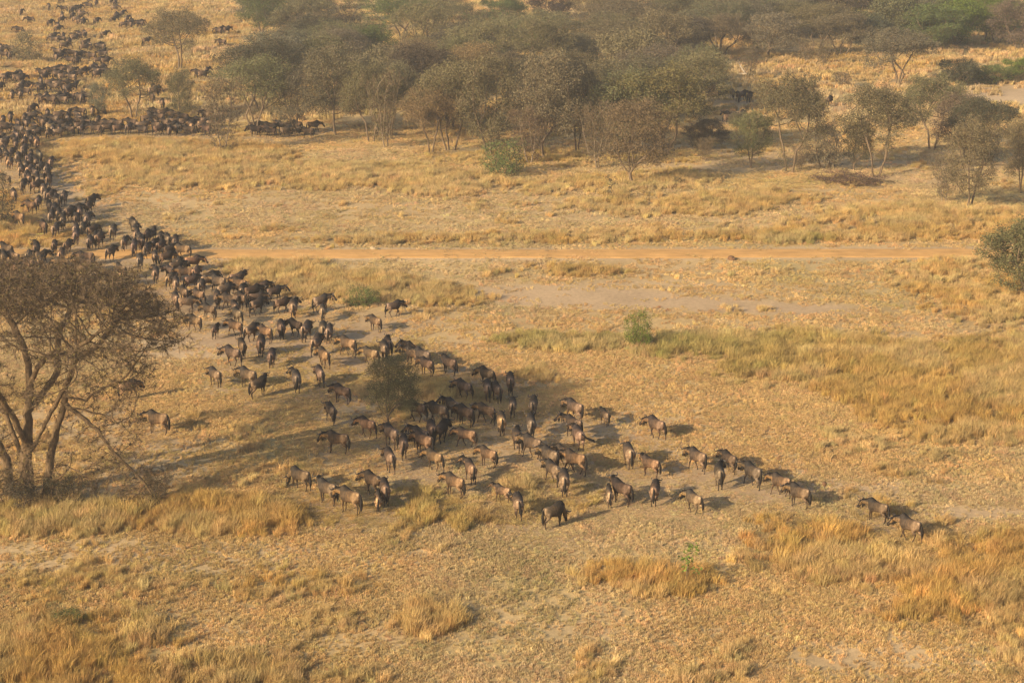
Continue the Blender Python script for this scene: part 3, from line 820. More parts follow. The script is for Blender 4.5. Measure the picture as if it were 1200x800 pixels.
# trees behind, filling the wood by the spacing the photograph shows
WOOD = [
    (255, -70), (1290, -80), (1290, 60), (1130, 62), (1010, 60), (860, 58), (812, 80), (822, 128), (790, 160), (600, 160), (560, 160), (290, 148), (262, 120), (262, 60), (150, -10), (140, -60)]
GAPS = [(625, 26, 30, 8), (655, 30, 35, 6), (625, 52, 30, 6), (655, 60, 22, 6)]
placed = [ground_at(t[1], t[2]) for t in MT]
auto = []
tries = 0
while tries < 20000 and len(auto) < 350:
    tries += 1
    yy = math.sqrt(rng.uniform(215 ** 2, 560 ** 2)); xx = rng.uniform(-1, 1) * yy * .36
    a, b = to_px(xx, yy); a = float(a); b = float(b)
    if not pin(np.array([a]), np.array([b]), WOOD)[0]: continue
    if any(((a - g[0]) / g[2]) ** 2 + ((b - g[1]) / g[3]) ** 2 < 1 for g in GAPS): continue
    if a < 300 and b > 20 and rng.uniform() < .75: continue
    sp = (5.6 + (yy - 230) * .020) * (.68 if a > 800 else 1)
    if any((xx - q[0]) ** 2 + (yy - q[1]) ** 2 < sp * sp for q in placed): continue
    placed.append((xx, yy)); auto.append((xx, yy, a, b))
WORDS = {'olive': 'olive', 'brown': 'brown', 'green': 'green', 'dark': 'dark', 'grey': 'greyish', 'gold': 'golden olive', 'bright': 'fresh green'}
SH = {'umbrella': 'flat topped acacia', 'rounded': 'round crowned acacia', 'bare': 'twiggy thorn tree', 'shrub': 'low bush', 'dense': 'dense leafy tree'}
NM = {'umbrella': 'acacia_tree', 'rounded': 'acacia_tree', 'bare': 'thorn_tree', 'shrub': 'thorn_bush', 'dense': 'leafy_tree'}
def place_words(a, b):
    if b < 0: v = 'along the top edge'
    elif b < 45: v = 'deep in the wood'
    elif b < 100: v = 'amid the wood'
    else: v = 'just behind the wood edge'
    return v
USED = set()
for xx, yy, a, b in auto:
    kind = rng.choice(['umbrella', 'rounded', 'dense', 'bare', 'shrub'], p=[.36, .32, .14, .12, .06])
    pal = ['olive', 'brown', 'grey', 'gold', 'dark', 'green'] if not (a > 1080 and b < 70) else ['green', 'bright', 'olive', 'dark', 'grey', 'brown']
    wts = [.32, .26, .2, .07, .08, .07]
    if b < 25: wts = [.3, .14, .28, .03, .1, .15]
    col = rng.choice(pal, p=wts)
    H = {'umbrella': 8.6, 'rounded': 8.2, 'dense': 7.6, 'bare': 6.0, 'shrub': 3.2}[kind] * rng.uniform(.8, 1.15)
    Rd = {'umbrella': 5.2, 'rounded': 4.3, 'dense': 4.4, 'bare': 3.2, 'shrub': 3.0}[kind] * rng.uniform(.85, 1.25) * (1 + max(0, yy - 280) * .0012)
    ca, cb = to_px(xx, yy, H * .7)
    if ca > 1215 or cb < -12: continue
    lab = '%s %s %s, %.0f%% across %.0f%% down' % (WORDS[col], SH[kind], place_words(a, b), min(ca, 1199) / 12, max(0, cb / 8))
    if lab in USED: lab = '%s %s %s, %.1f%% across %.1f%% down' % (WORDS[col], SH[kind], place_words(a, b), min(ca, 1199) / 12, max(0, cb / 8))
    USED.add(lab)
    tree(kind, xx, yy, H, Rd, col, NM[kind], lab, 'trees filling the far wood')

# small bushes and saplings of the plain
mtree('rounded', 459, 499, 412, 68, 'olive', 'thorn_tree', 'small olive thorn tree standing in the middle of the herd')
mtree('shrub', 750, 405, 362, 46, 'bright', 'green_bush', 'round green bush at the upper rim of the greenish grass')
mtree('shrub', 421, 358, 333, 42, 'green', 'green_bush', 'low green bush in the tall grass beside the herd')
mtree('dense', 1203, 346, 250, 104, 'olive', 'thorn_bush', 'big olive thorn bush cut by the right edge near the road')
mtree('shrub', 75, 732, 716, 46, 'green', 'low_bush', 'flat dark green bush in the lower left foreground')
mtree('shrub', 988, 214, 196, 84, 'purple', 'brush_mound', 'low purplish mound of dead brush under the spreading acacia')
mtree('shrub', 794, 216, 207, 14, 'dark', 'low_bush', 'tiny dark bush on the meadow right of the vase shaped tree')
mtree('shrub', -8, 262, 200, 60, 'brown', 'thorn_bush', 'brown thorn bush at the left edge above the column')

# ------------------------------------------------------------------ the big acacia at the left
TX, TY = ground_at(42, 584)
PMX = 21.9; PMZ = 20.9
def tp(px, py, dy=0.0): return np.array([(px - 42) / PMX, dy, (584 - py) / PMZ])
def big_acacia():
    nodes, par, prad = [], [], {}
    def path(pts, start=None, r=(0, 0)):
        last = start if start is not None else -1; first = len(nodes)
        P = [tp(*q) for q in pts]
        if start is not None: P = [nodes[start]] + P
        for i in range(len(P) - 1):
            n = max(1, int(np.linalg.norm(P[i + 1] - P[i]) / .4))
            for k in range(n + 1 if i == 0 and start is None else n):
                t = (k + (0 if i == 0 and start is None else 1)) / n
                if t > 1.001: break
                q = P[i] * (1 - t) + P[i + 1] * t + rng.normal(0, .035, 3)
                nodes.append(q); par.append(last); last = len(nodes) - 1
        m = len(nodes) - first
        for j in range(m): RMIN[first + j] = r[0] * (1 - j / m) + r[1] * j / m
        return last
    def near(px, py, dy=0):
        q = tp(px, py, dy); return int(np.argmin([np.linalg.norm(n - q) for n in nodes]))
    path([(32, 588, 0), (33, 535, .1), (40, 470, .3), (43, 432, .4), (36, 395, .6), (20, 360, .3)], None, (.33, .1))
    path([(46, 440, .1), (56, 422, -.2), (76, 402, -.8), (100, 395, -1.8), (140, 372, -3)], near(36, 500), (.15, .06))
    path([(52, 588, .4), (64, 520, .3), (80, 475, .2), (88, 440, .1), (101, 416, .3), (127, 400, .7), (150, 372, 1.4)], None, (.27, .1))
    path([(55, 501, -.5), (78, 462, -1.1), (96, 436, -1.6), (108, 410, -2.5), (120, 385, -3.6)], near(33, 535), (.14, .06))
    path([(13, 492, .6), (-10, 460, 1.2), (-40, 430, 2.2)], near(33, 540))
    path([(8, 588, .6), (4, 540, .9), (-16, 500, .9), (-40, 450, .4), (-70, 410, -1)], None, (.3, .1))
    path([(60, 590, -.4), (66, 560, -.3), (90, 540, -.6), (112, 548, -1.0)], None, (.08, .03))
    path([(22, 470, -.8), (10, 430, -1.8), (-10, 400, -3)], near(34, 520))
    path([(115, 455, -1.0), (140, 438, -1.6), (165, 425, -2)], near(86, 462))
    path([(70, 440, 1.6), (66, 400, 3), (80, 370, 4.5)], near(40, 480))
    path([(118, 488, -.6), (149, 522, -1.0), (178, 550, -1.2), (192, 572, -1.3)], near(88, 468), (.13, .04))
    path([(130, 470, -1.2), (150, 472, -1.8), (165, 482, -2.2)], near(90, 465))
    # crown attractors: a wide flat-topped crown with clumps
    A = []
    Rd = 8.7
    for _ in range(250):
        a = rng.uniform(0, 2 * math.pi); u = math.sqrt(rng.uniform(0, 1)); r = u * Rd
        x = r * math.cos(a); y = r * math.sin(a) * .9
        z = 13.0 - 3.4 * u ** 3 - rng.exponential(1.15) + rng.normal(0, .25)
        lr = rng.uniform(.7, 1.3)
        v = rng.normal(0, 1, (34, 3)); v /= np.linalg.norm(v, axis=1, keepdims=True); v *= rng.uniform(0, 1, (34, 1)) ** .4 * lr; v[:, 2] *= .55
        A.append(v + np.array([x, y, z]))
    for (px, py, dy, n, s) in [(165, 548, -1.2, 60, .7), (182, 570, -1.3, 70, .6), (140, 520, -1.1, 40, .7), (70, 575, -.8, 30, .9), (110, 565, -1, 30, .8), (20, 560, -.8, 30, .9), (150, 440, -1.5, 34, .9), (120, 470, -1, 26, .9), (110, 545, -.8, 20, .6), (-20, 470, 1, 40, 1.2), (0, 430, -2.5, 40, 1.2), (160, 480, -2, 24, .8), (60, 530, -1.5, 18, .8), (100, 500, -1.2, 24, .8), (20, 500, -1, 18, .7)]:
        A.append(tp(px, py, dy) + rng.normal(0, s, (n, 3)))
    A = np.concatenate(A); A = A[A[:, 2] > .25]
    N, P = colonise(A, nodes, par, .28, 2.6, .30, 90)
    return build_tree(N, P, .0112, .05, 4, .18, .14, .06, .45, 13, .50, leaf_keep=.42, e=2.08, tw_w=.022)
t, c = big_acacia()
RMIN.clear()
LEAFB = leaf_mat('big_acacia_leaf', .3, .45)
root = link(bpy.data.objects.new('acacia_tree', None)); root.location = (TX, TY, hz(TX, TY) - .1)
tr_ = link(bpy.data.objects.new('trunk', mesh_from('big_acacia_trunk', t[0], t[1], [bark_mat('big_acacia_bark', (.165, .112, .065))], smooth=True)), root)
cr_ = link(bpy.data.objects.new('crown', mesh_from('big_acacia_crown', c[0], c[1], [LEAFB, TWIG], c[2])), root); cr_.color = (.20, .16, .06, 1)
tag(root, 'huge half bare acacia with many crooked stems at the left edge', 'tree')

mtree('shrub', 72, 592, 556, 60, 'dark', 'low_bush', 'dark low scrub right of the trunks of the huge acacia')
mtree('shrub', 22, 596, 560, 56, 'dark', 'low_bush', 'dark low scrub around the left trunk of the huge acacia')
mtree('bare', 186, 586, 548, 40, 'brown', 'dead_brush', 'brown twiggy brush under the drooping branch of the huge acacia')
# tangle of dry brush at the foot of the big acacia
mtree('bare', 6, 588, 545, 50, 'brown', 'dead_brush', 'dark tangled dead brush at the foot of the huge acacia')

# green sapling in the orange tussock
def sapling(px, yb, H, name, label, col):
    x, y = ground_at(px, yb)
    N = [np.array([0, 0, -.1])]; Pn = [-1]
    for k in range(int(H / .2)): N.append(N[-1] + np.array([rng.normal(0, .05), rng.normal(0, .05), .2])); Pn.append(len(N) - 2)
    for k in range(4, len(N)):
        if rng.uniform() < .7:
            d = rng.normal(0, 1, 3); d[2] = abs(d[2]) * .4; d /= np.linalg.norm(d)
            N.append(N[k] + d * .3); Pn.append(k); N.append(N[-1] + d * .25 + np.array([0, 0, .05])); Pn.append(len(N) - 2)
    t, c = build_tree(np.array(N), np.array(Pn), .012, .03, 9, .16, .2, .1, .3, 1, .3)
    e = link(bpy.data.objects.new(name, None)); e.location = (x, y, hz(x, y))
    V = list(t[0]); F = list(t[1])
    if not F: tube([(0, 0, -.1), (0, 0, .4), (0.03, 0, 1)], [.03, .025, .02], 5, V, F)
    link(bpy.data.objects.new('stem', mesh_from('sapling_stem', V, F, [BARK], smooth=True)), e)
    b = link(bpy.data.objects.new('foliage', mesh_from('sapling_foliage', c[0], c[1], [LEAF, TWIG], c[2])), e); b.color = (*LC[col], 1)
    tag(e, label, 'sapling')
sapling(804, 688, 2.4, 'green_sapling', 'slender fresh green sapling growing out of the orange tussock', 'bright')
sapling(718, 234, 2.2, 'dead_sapling', 'thin dead brown sapling below the leafless vase shaped tree', 'brown')

# stones and the fallen log
def lump(name, px, py, sx, sy, sz, m, label, catg):
    import bmesh
    bm = bmesh.new(); bmesh.ops.create_icosphere(bm, subdivisions=3, radius=1)
    for v in bm.verts:
        f = 1 + .35 * (float(fbm(np.array([v.co.x * 3 + px]), np.array([v.co.y * 3 + v.co.z * 5]), 1.2, 9, 3)[0]) - .5)
        v.co = Vector((v.co.x * sx * f, v.co.y * sy * f, max(-.3 * sz, v.co.z * sz * f)))
    me = bpy.data.meshes.new(name); bm.to_mesh(me); bm.free(); me.materials.append(m)
    x, y = ground_at(px, py); o = link(bpy.data.objects.new(name, me)); o.location = (x, y, hz(x, y) + sz * .1); o.rotation_euler = (0, 0, rng.uniform(0, 3))
    tag(o, label, catg)
ROCK = bark_mat('pale_stone', (.36, .28, .18)); DIRT = bark_mat('brown_clod', (.16, .09, .05))
lump('stone', 437, 293, .38, .25, .25, ROCK, 'pale stone lying on the far verge of the dirt road', 'stone')
lump('stone', 1022, 334, .3, .22, .16, ROCK, 'small pale stone in the short grass below the road at right', 'stone')
lump('dirt_clod', 857, 305, .45, .3, .3, DIRT, 'small reddish clod on the near verge of the dirt road', 'clod')
lump('dirt_clod', 966, 573, .16, .14, .22, DIRT, 'small dark clod on bare soil behind the last pair in line', 'clod')
V, F = [], []
tube([(0, 0, 0), (.5, .1, .5), (1.1, .1, 1.3), (1.4, .3, 2.0)], [.16, .14, .10, .04], 7, V, F, True)
tube([(-1.2, .3, .1), (-.5, .1, .12), (.4, 0, .15), (1.4, -.2, .1)], [.05, .12, .16, .1], 7, V, F, True)
log = link(bpy.data.objects.new('fallen_log', mesh_from('fallen_log', V, F, [bark_mat('bleached_wood', (.45, .38, .30))], smooth=True)))
lx, ly = ground_at(876, 88); log.location = (lx, ly, hz(lx, ly)); log.rotation_euler = (0, 0, R(160))
tag(log, 'bleached broken log in the clearing by the leafless shrub', 'log')

# ------------------------------------------------------------------ wildebeest
def loft(rings, n=12):
    """rings: (x, y, z, ry, rz) cross sections standing across the x axis"""
    V, F = [], []
    for (x, y, z, ry, rz) in rings:
        for s in range(n):
            t = 2 * math.pi * s / n; V.append((x, y + math.cos(t) * ry, z + math.sin(t) * rz))
    for i in range(len(rings) - 1):
        for s in range(n):
            s2 = (s + 1) % n; F.append((i * n + s, i * n + s2, (i + 1) * n + s2, (i + 1) * n + s))
    F.append(tuple(range(n))[::-1]); F.append(tuple((len(rings) - 1) * n + s for s in range(n)))
    return V, F

def tub(P, Rr, n=8):
    V, F = [], []; tube(P, Rr, n, V, F, True); return V, F

def merge(parts):
    V, F = [], []
    for v, f in parts:
        i = len(V); V += [tuple(q) for q in v]; F += [tuple(j + i for j in g) for g in f]
    return V, F

def headframe(hpitch, hyaw, drop):
    """neck base fixed, poll and muzzle follow pitch / yaw"""
    nb = np.array([.52, 0, 1.04])
    L = .54
    nd = np.array([math.cos(drop) * math.cos(hyaw * .6), math.cos(drop) * math.sin(hyaw * .6), math.sin(drop)])
    poll = nb + nd * L
    fd = np.array([math.cos(hpitch) * math.cos(hyaw), math.cos(hpitch) * math.sin(hyaw), math.sin(hpitch)])
    side = np.array([-math.sin(hyaw), math.cos(hyaw), 0]); up = np.cross(fd, side)
    if up[2] < 0 and abs(hpitch) < 1.4: up = -up
    return nb, poll, fd, side, up

def beast(nm, legs, hpitch=-.95, hyaw=0., drop=.12, tail=0., fat=1.0, calf=False):
    """legs: fore/aft swing of (front left, front right, hind left, hind right)"""
    parts = []
    parts.append(loft([(-.735, 0, .96, .04 * fat, .06), (-.71, 0, .93, .14 * fat, .17), (-.62, 0, .90, .205 * fat, .245), (-.45, 0, .88, .235 * fat, .265), (-.2, 0, .865, .255 * fat, .275),
                       (.05, 0, .87, .27 * fat, .31), (.25, 0, .90, .265 * fat, .37), (.42, 0, .95, .235 * fat, .40), (.56, 0, .975, .19 * fat, .32), (.66, 0, 1.0, .12, .22), (.74, 0, 1.02, .07, .12)], 16))
    nb, poll, fd, side, up = headframe(hpitch, hyaw, drop)
    mid = (nb + poll) / 2 + np.array([0, 0, -.02])
    parts.append(tub([nb + np.array([-.18, 0, -.02]), nb, mid, poll, poll + (poll - mid) * .1], [.24, .205, .15, .115, .06], 12))
    parts.append(tub([poll - fd * .06 + up * .0, poll + fd * .04, poll + fd * .18, poll + fd * .34, poll + fd * .46, poll + fd * .53], [.085, .12, .108, .085, .098, .06], 10))
    for s in (-1, 1):
        e0 = poll + side * s * .07 - fd * .01
        parts.append(tub([e0, e0 + side * s * .10 - np.array([0, 0, .03]), e0 + side * s * .19 - np.array([0, 0, .09])], [.03, .042, .014], 6))
    for k, s in ((0, 1), (1, -1)):
        a = legs[k]
        sh = np.array([.42, s * .12, .82]); el = np.array([.36 + a * .10, s * .13, .66]); kn = np.array([.42 + a * .26, s * .115, .37]);
        ft = np.array([.40 + a * .42 - (.10 if a < -.2 else 0), s * .11, .09]); hf = ft + np.array([.035, 0, -.06])
        parts.append(tub([sh, el, (el + kn) / 2, kn, (kn + ft) / 2, ft, hf, hf + np.array([.02, 0, -.025])], [.13, .095, .055, .046, .030, .032, .042, .040], 8))
    for k, s in ((2, 1), (3, -1)):
        a = legs[k]
        hp = np.array([-.50, s * .115, .86]); st = np.array([-.43 + a * .12, s * .13, .64]); hk = np.array([-.66 + a * .30, s * .105, .41]);
        ft = np.array([-.60 + a * .48, s * .10, .09]); hf = ft + np.array([.035, 0, -.06])
        parts.append(tub([hp, st, (st + hk) / 2, hk, (hk + ft) / 2, ft, hf, hf + np.array([.02, 0, -.025])], [.18, .125, .075, .048, .031, .033, .042, .040], 8))
    V, F = merge(parts)
    me = mesh_from(nm + '_raw', V, F)
    ob = bpy.data.objects.new(nm + '_raw', me); scene.collection.objects.link(ob)
    md = ob.modifiers.new('r', 'REMESH'); md.mode = 'VOXEL'; md.voxel_size = .026; md.use_smooth_shade = True
    sm = ob.modifiers.new('s', 'SMOOTH'); sm.factor = .5; sm.iterations = 2
    dg = bpy.context.evaluated_depsgraph_get(); body = bpy.data.meshes.new_from_object(ob.evaluated_get(dg))
    bpy.data.objects.remove(ob); body.name = nm + '_body'
    n = len(body.vertices); co = np.empty(n * 3); body.vertices.foreach_get('co', co); co = co.reshape(-1, 3)
    x, y, z = co.T
    base = np.array([.100, .064, .040]); rump = np.array([.190, .126, .080]); shd = np.array([.042, .029, .021]); neck = np.array([.22, .135, .065]); black = np.array([.018, .015, .014]); legc = np.array([.060, .038, .026])
    col = np.tile(base, (n, 1))
    def mixin(c, w): 
        nonlocal col; w = np.clip(w, 0, 1)[:, None]; col = col * (1 - w) + c * w
    mixin(rump * 1.1, sstep(-.15, -.5, x) * .95)
    mixin(shd, sstep(-.02, .12, x) * sstep(.60, .40, x) * sstep(.55, .75, z) * .75)
    mixin(neck, sstep(.48, .62, x) * .85)
    st = (np.sin(x * 46 + fbm(y * 8, z * 4, 1, 5, 2) * 4) > .35) & (x > -.12) & (x < .8) & (z > .68)
    mixin(black * 1.8, st * .65)
    mixin(shd, sstep(.60, .52, z) * (x > -.35) * (x < .3) * .4)
    mixin(black * 1.6, sstep(1.10, 1.22, z + x * .14) * (x > -.35) * .9)
    mixin(legc, sstep(.58, .46, z) * 1.0)
    mixin(black * 2, sstep(.14, .06, z))
    mixin(black * 2.2, ((x < -.66) & (np.abs(y) < .03)) * .8)                     # dark cleft of the rump
    mixin(rump * 1.9, ((x < -.56) & (np.abs(np.abs(y) - .085) < .05) & (z > .66) & (z < 1.12)) * .75)
    dh = ((co - poll) @ fd); rr = np.linalg.norm(co - poll - np.outer(dh, fd), axis=1)
    hd = (dh > -.05) & (rr < .2) & (z < poll[2] + .2)
    mixin(neck * .9, hd * 1.0); mixin(black, (hd & (((co - poll) @ up) > .03 - .02)) * .95); mixin(black, (hd & (dh > .27)) * .9)
    a = body.color_attributes.new('coat', 'FLOAT_COLOR', 'POINT')
    a.data.foreach_set('color', np.concatenate([col, np.ones((n, 1))], 1).astype(np.float32).ravel())
    body.materials.clear(); body.materials.append(COAT)
    # horns
    HV = []
    hr = []
    if not calf:
        for s in (-1, 1):
            b = poll + up * .07 - fd * .02
            pts = [b + side * s * .02, b + side * s * .12 + up * .03, b + side * s * .23 - up * .005 , b + side * s * .29 + up * .06, b + side * s * .27 + up * .16, b + side * s * .22 + up * .21]
            hr.append(tub(pts, [.045, .042, .034, .027, .018, .006], 7))
    else:
        for s in (-1, 1):
            b = poll + up * .07; hr.append(tub([b + side * s * .04, b + side * s * .06 + up * .06, b + side * s * .065 + up * .10], [.02, .015, .005], 6))
    V, F = merge(hr); horns = mesh_from(nm + '_horns', V, F, [HORN], smooth=True)
    # mane: ragged hair down the back of the neck
    V, F = [], []
    top = [np.array([.30, 0, 1.26]), np.array([.44, 0, 1.30]), nb + np.array([.05, 0, .20]), mid + np.array([0, 0, .145]), poll + np.array([-.02, 0, .11]) - fd * .02]
    P = []
    for i in range(len(top) - 1):
        for k in range(5): t = k / 5; P.append(top[i] * (1 - t) + top[i + 1] * t)
    P.append(top[-1])
    for i, q in enumerate(P):
        for s in (-1, 1):
            for j in range(3):
                b = q + np.array([rng.normal(0, .012), s * rng.uniform(0, .03), 0]); l = rng.uniform(.14, .30)
                tip = b + np.array([rng.normal(-.03, .03), s * rng.uniform(.08, .17), -l * rng.uniform(.4, 1)])
                k = len(V); V += [b + np.array([-.035, 0, .0]), b + np.array([.035, 0, .0]), b + np.array([0, s * .04, .045]), tip]
                F += [(k, k + 1, k + 2), (k, k + 3, k + 1), (k + 1, k + 3, k + 2), (k + 2, k + 3, k)]
    mane = mesh_from(nm + '_mane', V, F, [HAIR])
    # beard under the throat and jaw
    V, F = [], []
    for i in range(26):
        t = rng.uniform(0, 1); q = (mid * (1 - t) + (poll + fd * .2) * t) + np.array([0, rng.normal(0, .02), -.10])
        tip = q + np.array([rng.normal(0, .03), rng.normal(0, .02), -rng.uniform(.14, .30)])
        k = len(V); V += [q + np.array([-.02, 0, .03]), q + np.array([.02, 0, .03]), q + np.array([0, .03, 0.03]), tip]
        F += [(k, k + 1, k + 2), (k, k + 3, k + 1), (k + 1, k + 3, k + 2), (k + 2, k + 3, k)]
    beard = mesh_from(nm + '_beard', V, F, [HAIR])
    # tail: thin dock, then a long horse-like tuft
    sw = tail
    pts = [np.array([-.70, 0, 1.07]), np.array([-.78, sw * .10, 1.0]), np.array([-.82, sw * .30, .84]), np.array([-.83, sw * .55, .64 + abs(sw) * .12]), np.array([-.81, sw * .80, .42 + abs(sw) * .3]), np.array([-.78, sw * .92, .24 + abs(sw) * .36])]
    tl = tub(pts, [.035, .036, .055, .080, .072, .02], 8)
    tailm = mesh_from(nm + '_tail', tl[0], tl[1], [HAIR], smooth=True)
    return dict(body=body, horns=horns, mane=mane, beard=beard, tail=tailm)

COAT, nt, p = mat('wildebeest_coat')
a_ = nt.nodes.new('ShaderNodeAttribute'); a_.attribute_name = 'coat'
oi = nt.nodes.new('ShaderNodeObjectInfo'); tcn = nt.nodes.new('ShaderNodeTexCoord')
n_ = nt.nodes.new('ShaderNodeTexNoise'); n_.inputs['Scale'].default_value = 7; n_.inputs['Detail'].default_value = 5
nt.links.new(tcn.outputs['Object'], n_.inputs['Vector'])
mr = nt.nodes.new('ShaderNodeMapRange'); mr.inputs[1].default_value = .3; mr.inputs[2].default_value = .7; mr.inputs[3].default_value = .6; mr.inputs[4].default_value = 1.4
nt.links.new(n_.outputs['Fac'], mr.inputs[0])
v1 = nt.nodes.new('ShaderNodeVectorMath'); v1.operation = 'MULTIPLY'; nt.links.new(a_.outputs['Color'], v1.inputs[0]); nt.links.new(oi.outputs['Color'], v1.inputs[1])
v2 = nt.nodes.new('ShaderNodeVectorMath'); v2.operation = 'SCALE'; nt.links.new(v1.outputs[0], v2.inputs[0]); nt.links.new(mr.outputs[0], v2.inputs['Scale'])
nt.links.new(v2.outputs[0], p.inputs['Base Color']); p.inputs['Roughness'].default_value = .8; p.inputs['Specular IOR Level'].default_value = .15
HAIR, nt, p = mat('black_hair'); p.inputs['Base Color'].default_value = (.020, .016, .014, 1); p.inputs['Roughness'].default_value = .6
HORN, nt, p = mat('dark_horn'); p.inputs['Base Color'].default_value = (.06, .048, .038, 1); p.inputs['Roughness'].default_value = .4; p.inputs['Specular IOR Level'].default_value = .5

POSE = {
    's': beast('standing', (0, .12, -.05, .1), drop=-.12),
    'w': beast('walking', (.55, -.45, -.45, .5), drop=-.05, tail=.08),
    'v': beast('striding', (-.5, .5, .5, -.4), hpitch=-.85, hyaw=.25, drop=-.2, tail=-.1),
    'l': beast('looking', (.1, -.1, .15, -.2), hpitch=-.7, hyaw=.8, drop=.3, tail=.05),
    'r': beast('turning', (-.2, .2, -.1, .3), hpitch=-.8, hyaw=-.7, drop=.2, tail=-.05),
    'g': beast('grazing', (.2, -.2, .1, -.2), hpitch=-1.35, hyaw=.3, drop=-.85, tail=0),
    'f': beast('flicking', (.1, -.1, .2, -.1), hyaw=.2, tail=-.75),
    'c': beast('calf', (.25, -.2, -.2, .3), hpitch=-.6, drop=.25, fat=.78, calf=True),
}
POSEW = {'s': 'standing', 'w': 'walking', 'v': 'striding', 'l': 'with head turned left', 'r': 'with head turned right', 'g': 'grazing head down', 'f': 'flicking its tail sideways', 'c': 'calf'}
TONE = {'n': (1, 1, 1), 'd': (.68, .66, .66), 't': (1.28, 1.18, 1.02), 'g': (.80, .84, .92), 'b': (.32, .31, .33)}
TONEW = {'n': 'brown', 'd': 'dark', 't': 'tan', 'g': 'greyish', 'b': 'black'}

def words(x, y, hd, pose, tone, px, py):
    hd = hd % 360
    if 60 <= hd <= 128: f = 'seen from behind'
    elif hd > 128: f = 'heading left'
    else: f = 'heading right'
    if py > 560 and px > 880: w = 'at the right end of the herd'
    elif py > 560 and px < 480: w = 'on the near left rim of the herd'
    elif px < 215 and py > 380: w = 'right of the huge acacia'
    elif py > 500: w = 'in the near band of the herd'
    elif py > 430 and px > 640: w = 'trailing right of the main group'
    elif py > 430: w = 'around the small thorn tree'
    elif py > 345 and px > 420: w = 'right of the densest group'
    elif py > 345: w = 'in the dense group left of centre'
    elif py > 300 and px > 105: w = 'just below the dirt road'
    elif py > 285 and px <= 105: w = 'behind the crown of the huge acacia'
    elif py > 225: w = 'in the column above the dirt road'
    elif py > 163: w = 'in the packed column at the left edge'
    elif py > 140: w = 'in the row along the far meadow edge'
    else: w = 'in the far scattered herd'
    who = 'wildebeest calf' if pose == 'c' else 'wildebeest'
    if py < 163: return '%s %s %s %s' % (TONEW[tone], who, f, w)
    ps = '' if pose == 'c' else ' ' + POSEW[pose].replace('with head', 'head')
    return '%s %s%s %s %s' % (TONEW[tone], who, ps, f, w)

info = []
for (x, y, hd, pose, tone) in ALL:
    px, py = to_px(x, y)
    if px < -6: continue
    info.append((float(py), float(px), x, y, hd, pose, tone))
info.sort(key=lambda q: -q[0])
IND = 299
labs = {}
for q in info[:IND]:
    labs.setdefault(words(q[2], q[3], q[4], q[5], q[6], q[1], q[0]), []).append(q)
uniq = {}
for w, L in labs.items():
    if len(L) == 1: uniq[id(L[0])] = w; continue
    for q in L:
        short = w.replace(' in the ', ' in ').replace(' of the herd', '').replace(' above the dirt', ' above the').replace(' along the far meadow edge', ' along far meadow edge').replace(' crown of the huge', ' huge').replace('head turned ', 'turning ').replace('at the left edge', 'at left').replace('packed column at left', 'left column').replace('walking seen', 'seen').replace('striding seen', 'seen')
        t2 = '%s, %.0f%% across %.0f%% down' % (short, max(0, q[1] / 12), q[0] / 8)
        if t2 in uniq.values(): t2 = '%s, %.1f%% across %.1f%% down' % (short, max(0, q[1] / 12), q[0] / 8)
        if len(t2.split()) > 16: t2 = t2.replace('standing ', '').replace('walking ', '').replace('striding ', '').replace('seen from behind', 'seen from behind')
        uniq[id(q)] = t2
seen = {}
for k in list(uniq):
    n = seen.get(uniq[k], 0); seen[uniq[k]] = n + 1
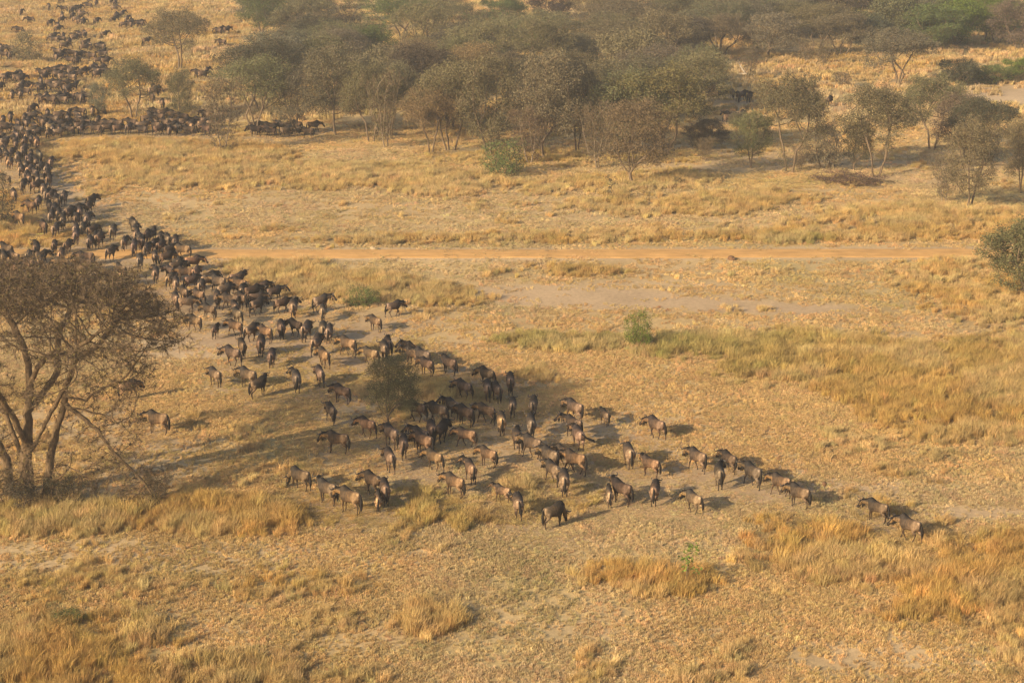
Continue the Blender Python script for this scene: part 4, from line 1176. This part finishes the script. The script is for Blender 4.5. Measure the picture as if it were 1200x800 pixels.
for i, q in enumerate(info[:IND]):
    py, px, x, y, hd, pose, tone = q
    e = bpy.data.objects.new('wildebeest', None); scene.collection.objects.link(e)
    s = (.72 if pose == 'c' else rng.uniform(.85, 1.0))
    e.location = (x, y, hz(x, y) - .01); e.rotation_euler = (0, 0, R(hd)); e.scale = (s * rng.uniform(.93, 1.02), s * rng.uniform(1.08, 1.26), s * rng.uniform(1.08, 1.17))
    c = np.array(TONE[tone]) * np.exp(rng.normal(0, .13)) * (1 + rng.normal(0, .03, 3))
    for nm, me in POSE[pose].items():
        if nm == 'beard' and pose == 'c': continue
        o = bpy.data.objects.new(nm, me); scene.collection.objects.link(o); o.parent = e; o.color = (*c, 1)
    tag(e, uniq[id(q)], 'wildebeest', 'wildebeest of the migrating herd')
# the furthest animals, past the three hundred that show largest, are one mass
V, F, FM, CC = [], [], [], []
cache = {}
for q in info[IND:]:
    py, px, x, y, hd, pose, tone = q
    a = R(hd); ca_, sa_ = math.cos(a), math.sin(a); z0 = hz(x, y)
    for nm, mi in (('body', 0), ('tail', 1), ('mane', 1), ('horns', 1)):
        key = (pose, nm)
        if key not in cache:
            me = POSE[pose][nm]
            co = np.empty(len(me.vertices) * 3); me.vertices.foreach_get('co', co)
            cache[key] = (co.reshape(-1, 3), [tuple(f.vertices) for f in me.polygons], 
                          (np.array([d.color[:3] for d in me.color_attributes['coat'].data]) if nm == 'body' else None))
        co, fs, cl = cache[key]
        b = len(V) if isinstance(V, list) else 0
        b = sum(len(v) for v in CC)
        co = co * np.array([1.0, 1.15, 1.12]); P = np.stack([x + co[:, 0] * ca_ - co[:, 1] * sa_, y + co[:, 0] * sa_ + co[:, 1] * ca_, z0 + co[:, 2]], 1)
        V.append(P); CC.append(cl * np.array(TONE[tone]) if cl is not None else np.full((len(co), 3), .02))
        F += [tuple(j + b for j in f) for f in fs]; FM += [mi] * len(fs)
if V:
    me = mesh_from('distant_herd', np.concatenate(V), F, [COAT, HAIR], FM, smooth=True)
    CCc = np.concatenate(CC); a = me.color_attributes.new('coat', 'FLOAT_COLOR', 'POINT')
    a.data.foreach_set('color', np.concatenate([CCc, np.ones((len(CCc), 1))], 1).astype(np.float32).ravel())
    o = link(bpy.data.objects.new('distant_herd', me)); tag(o, 'furthest small wildebeest scattered over the golden slope at top left', 'herd', kind='stuff')
print('HERD', len(info), 'TREES', len(auto) + len(MT), 'dup labels', [k for k, n in seen.items() if n > 1][:5], sum(n > 1 for n in seen.values()))
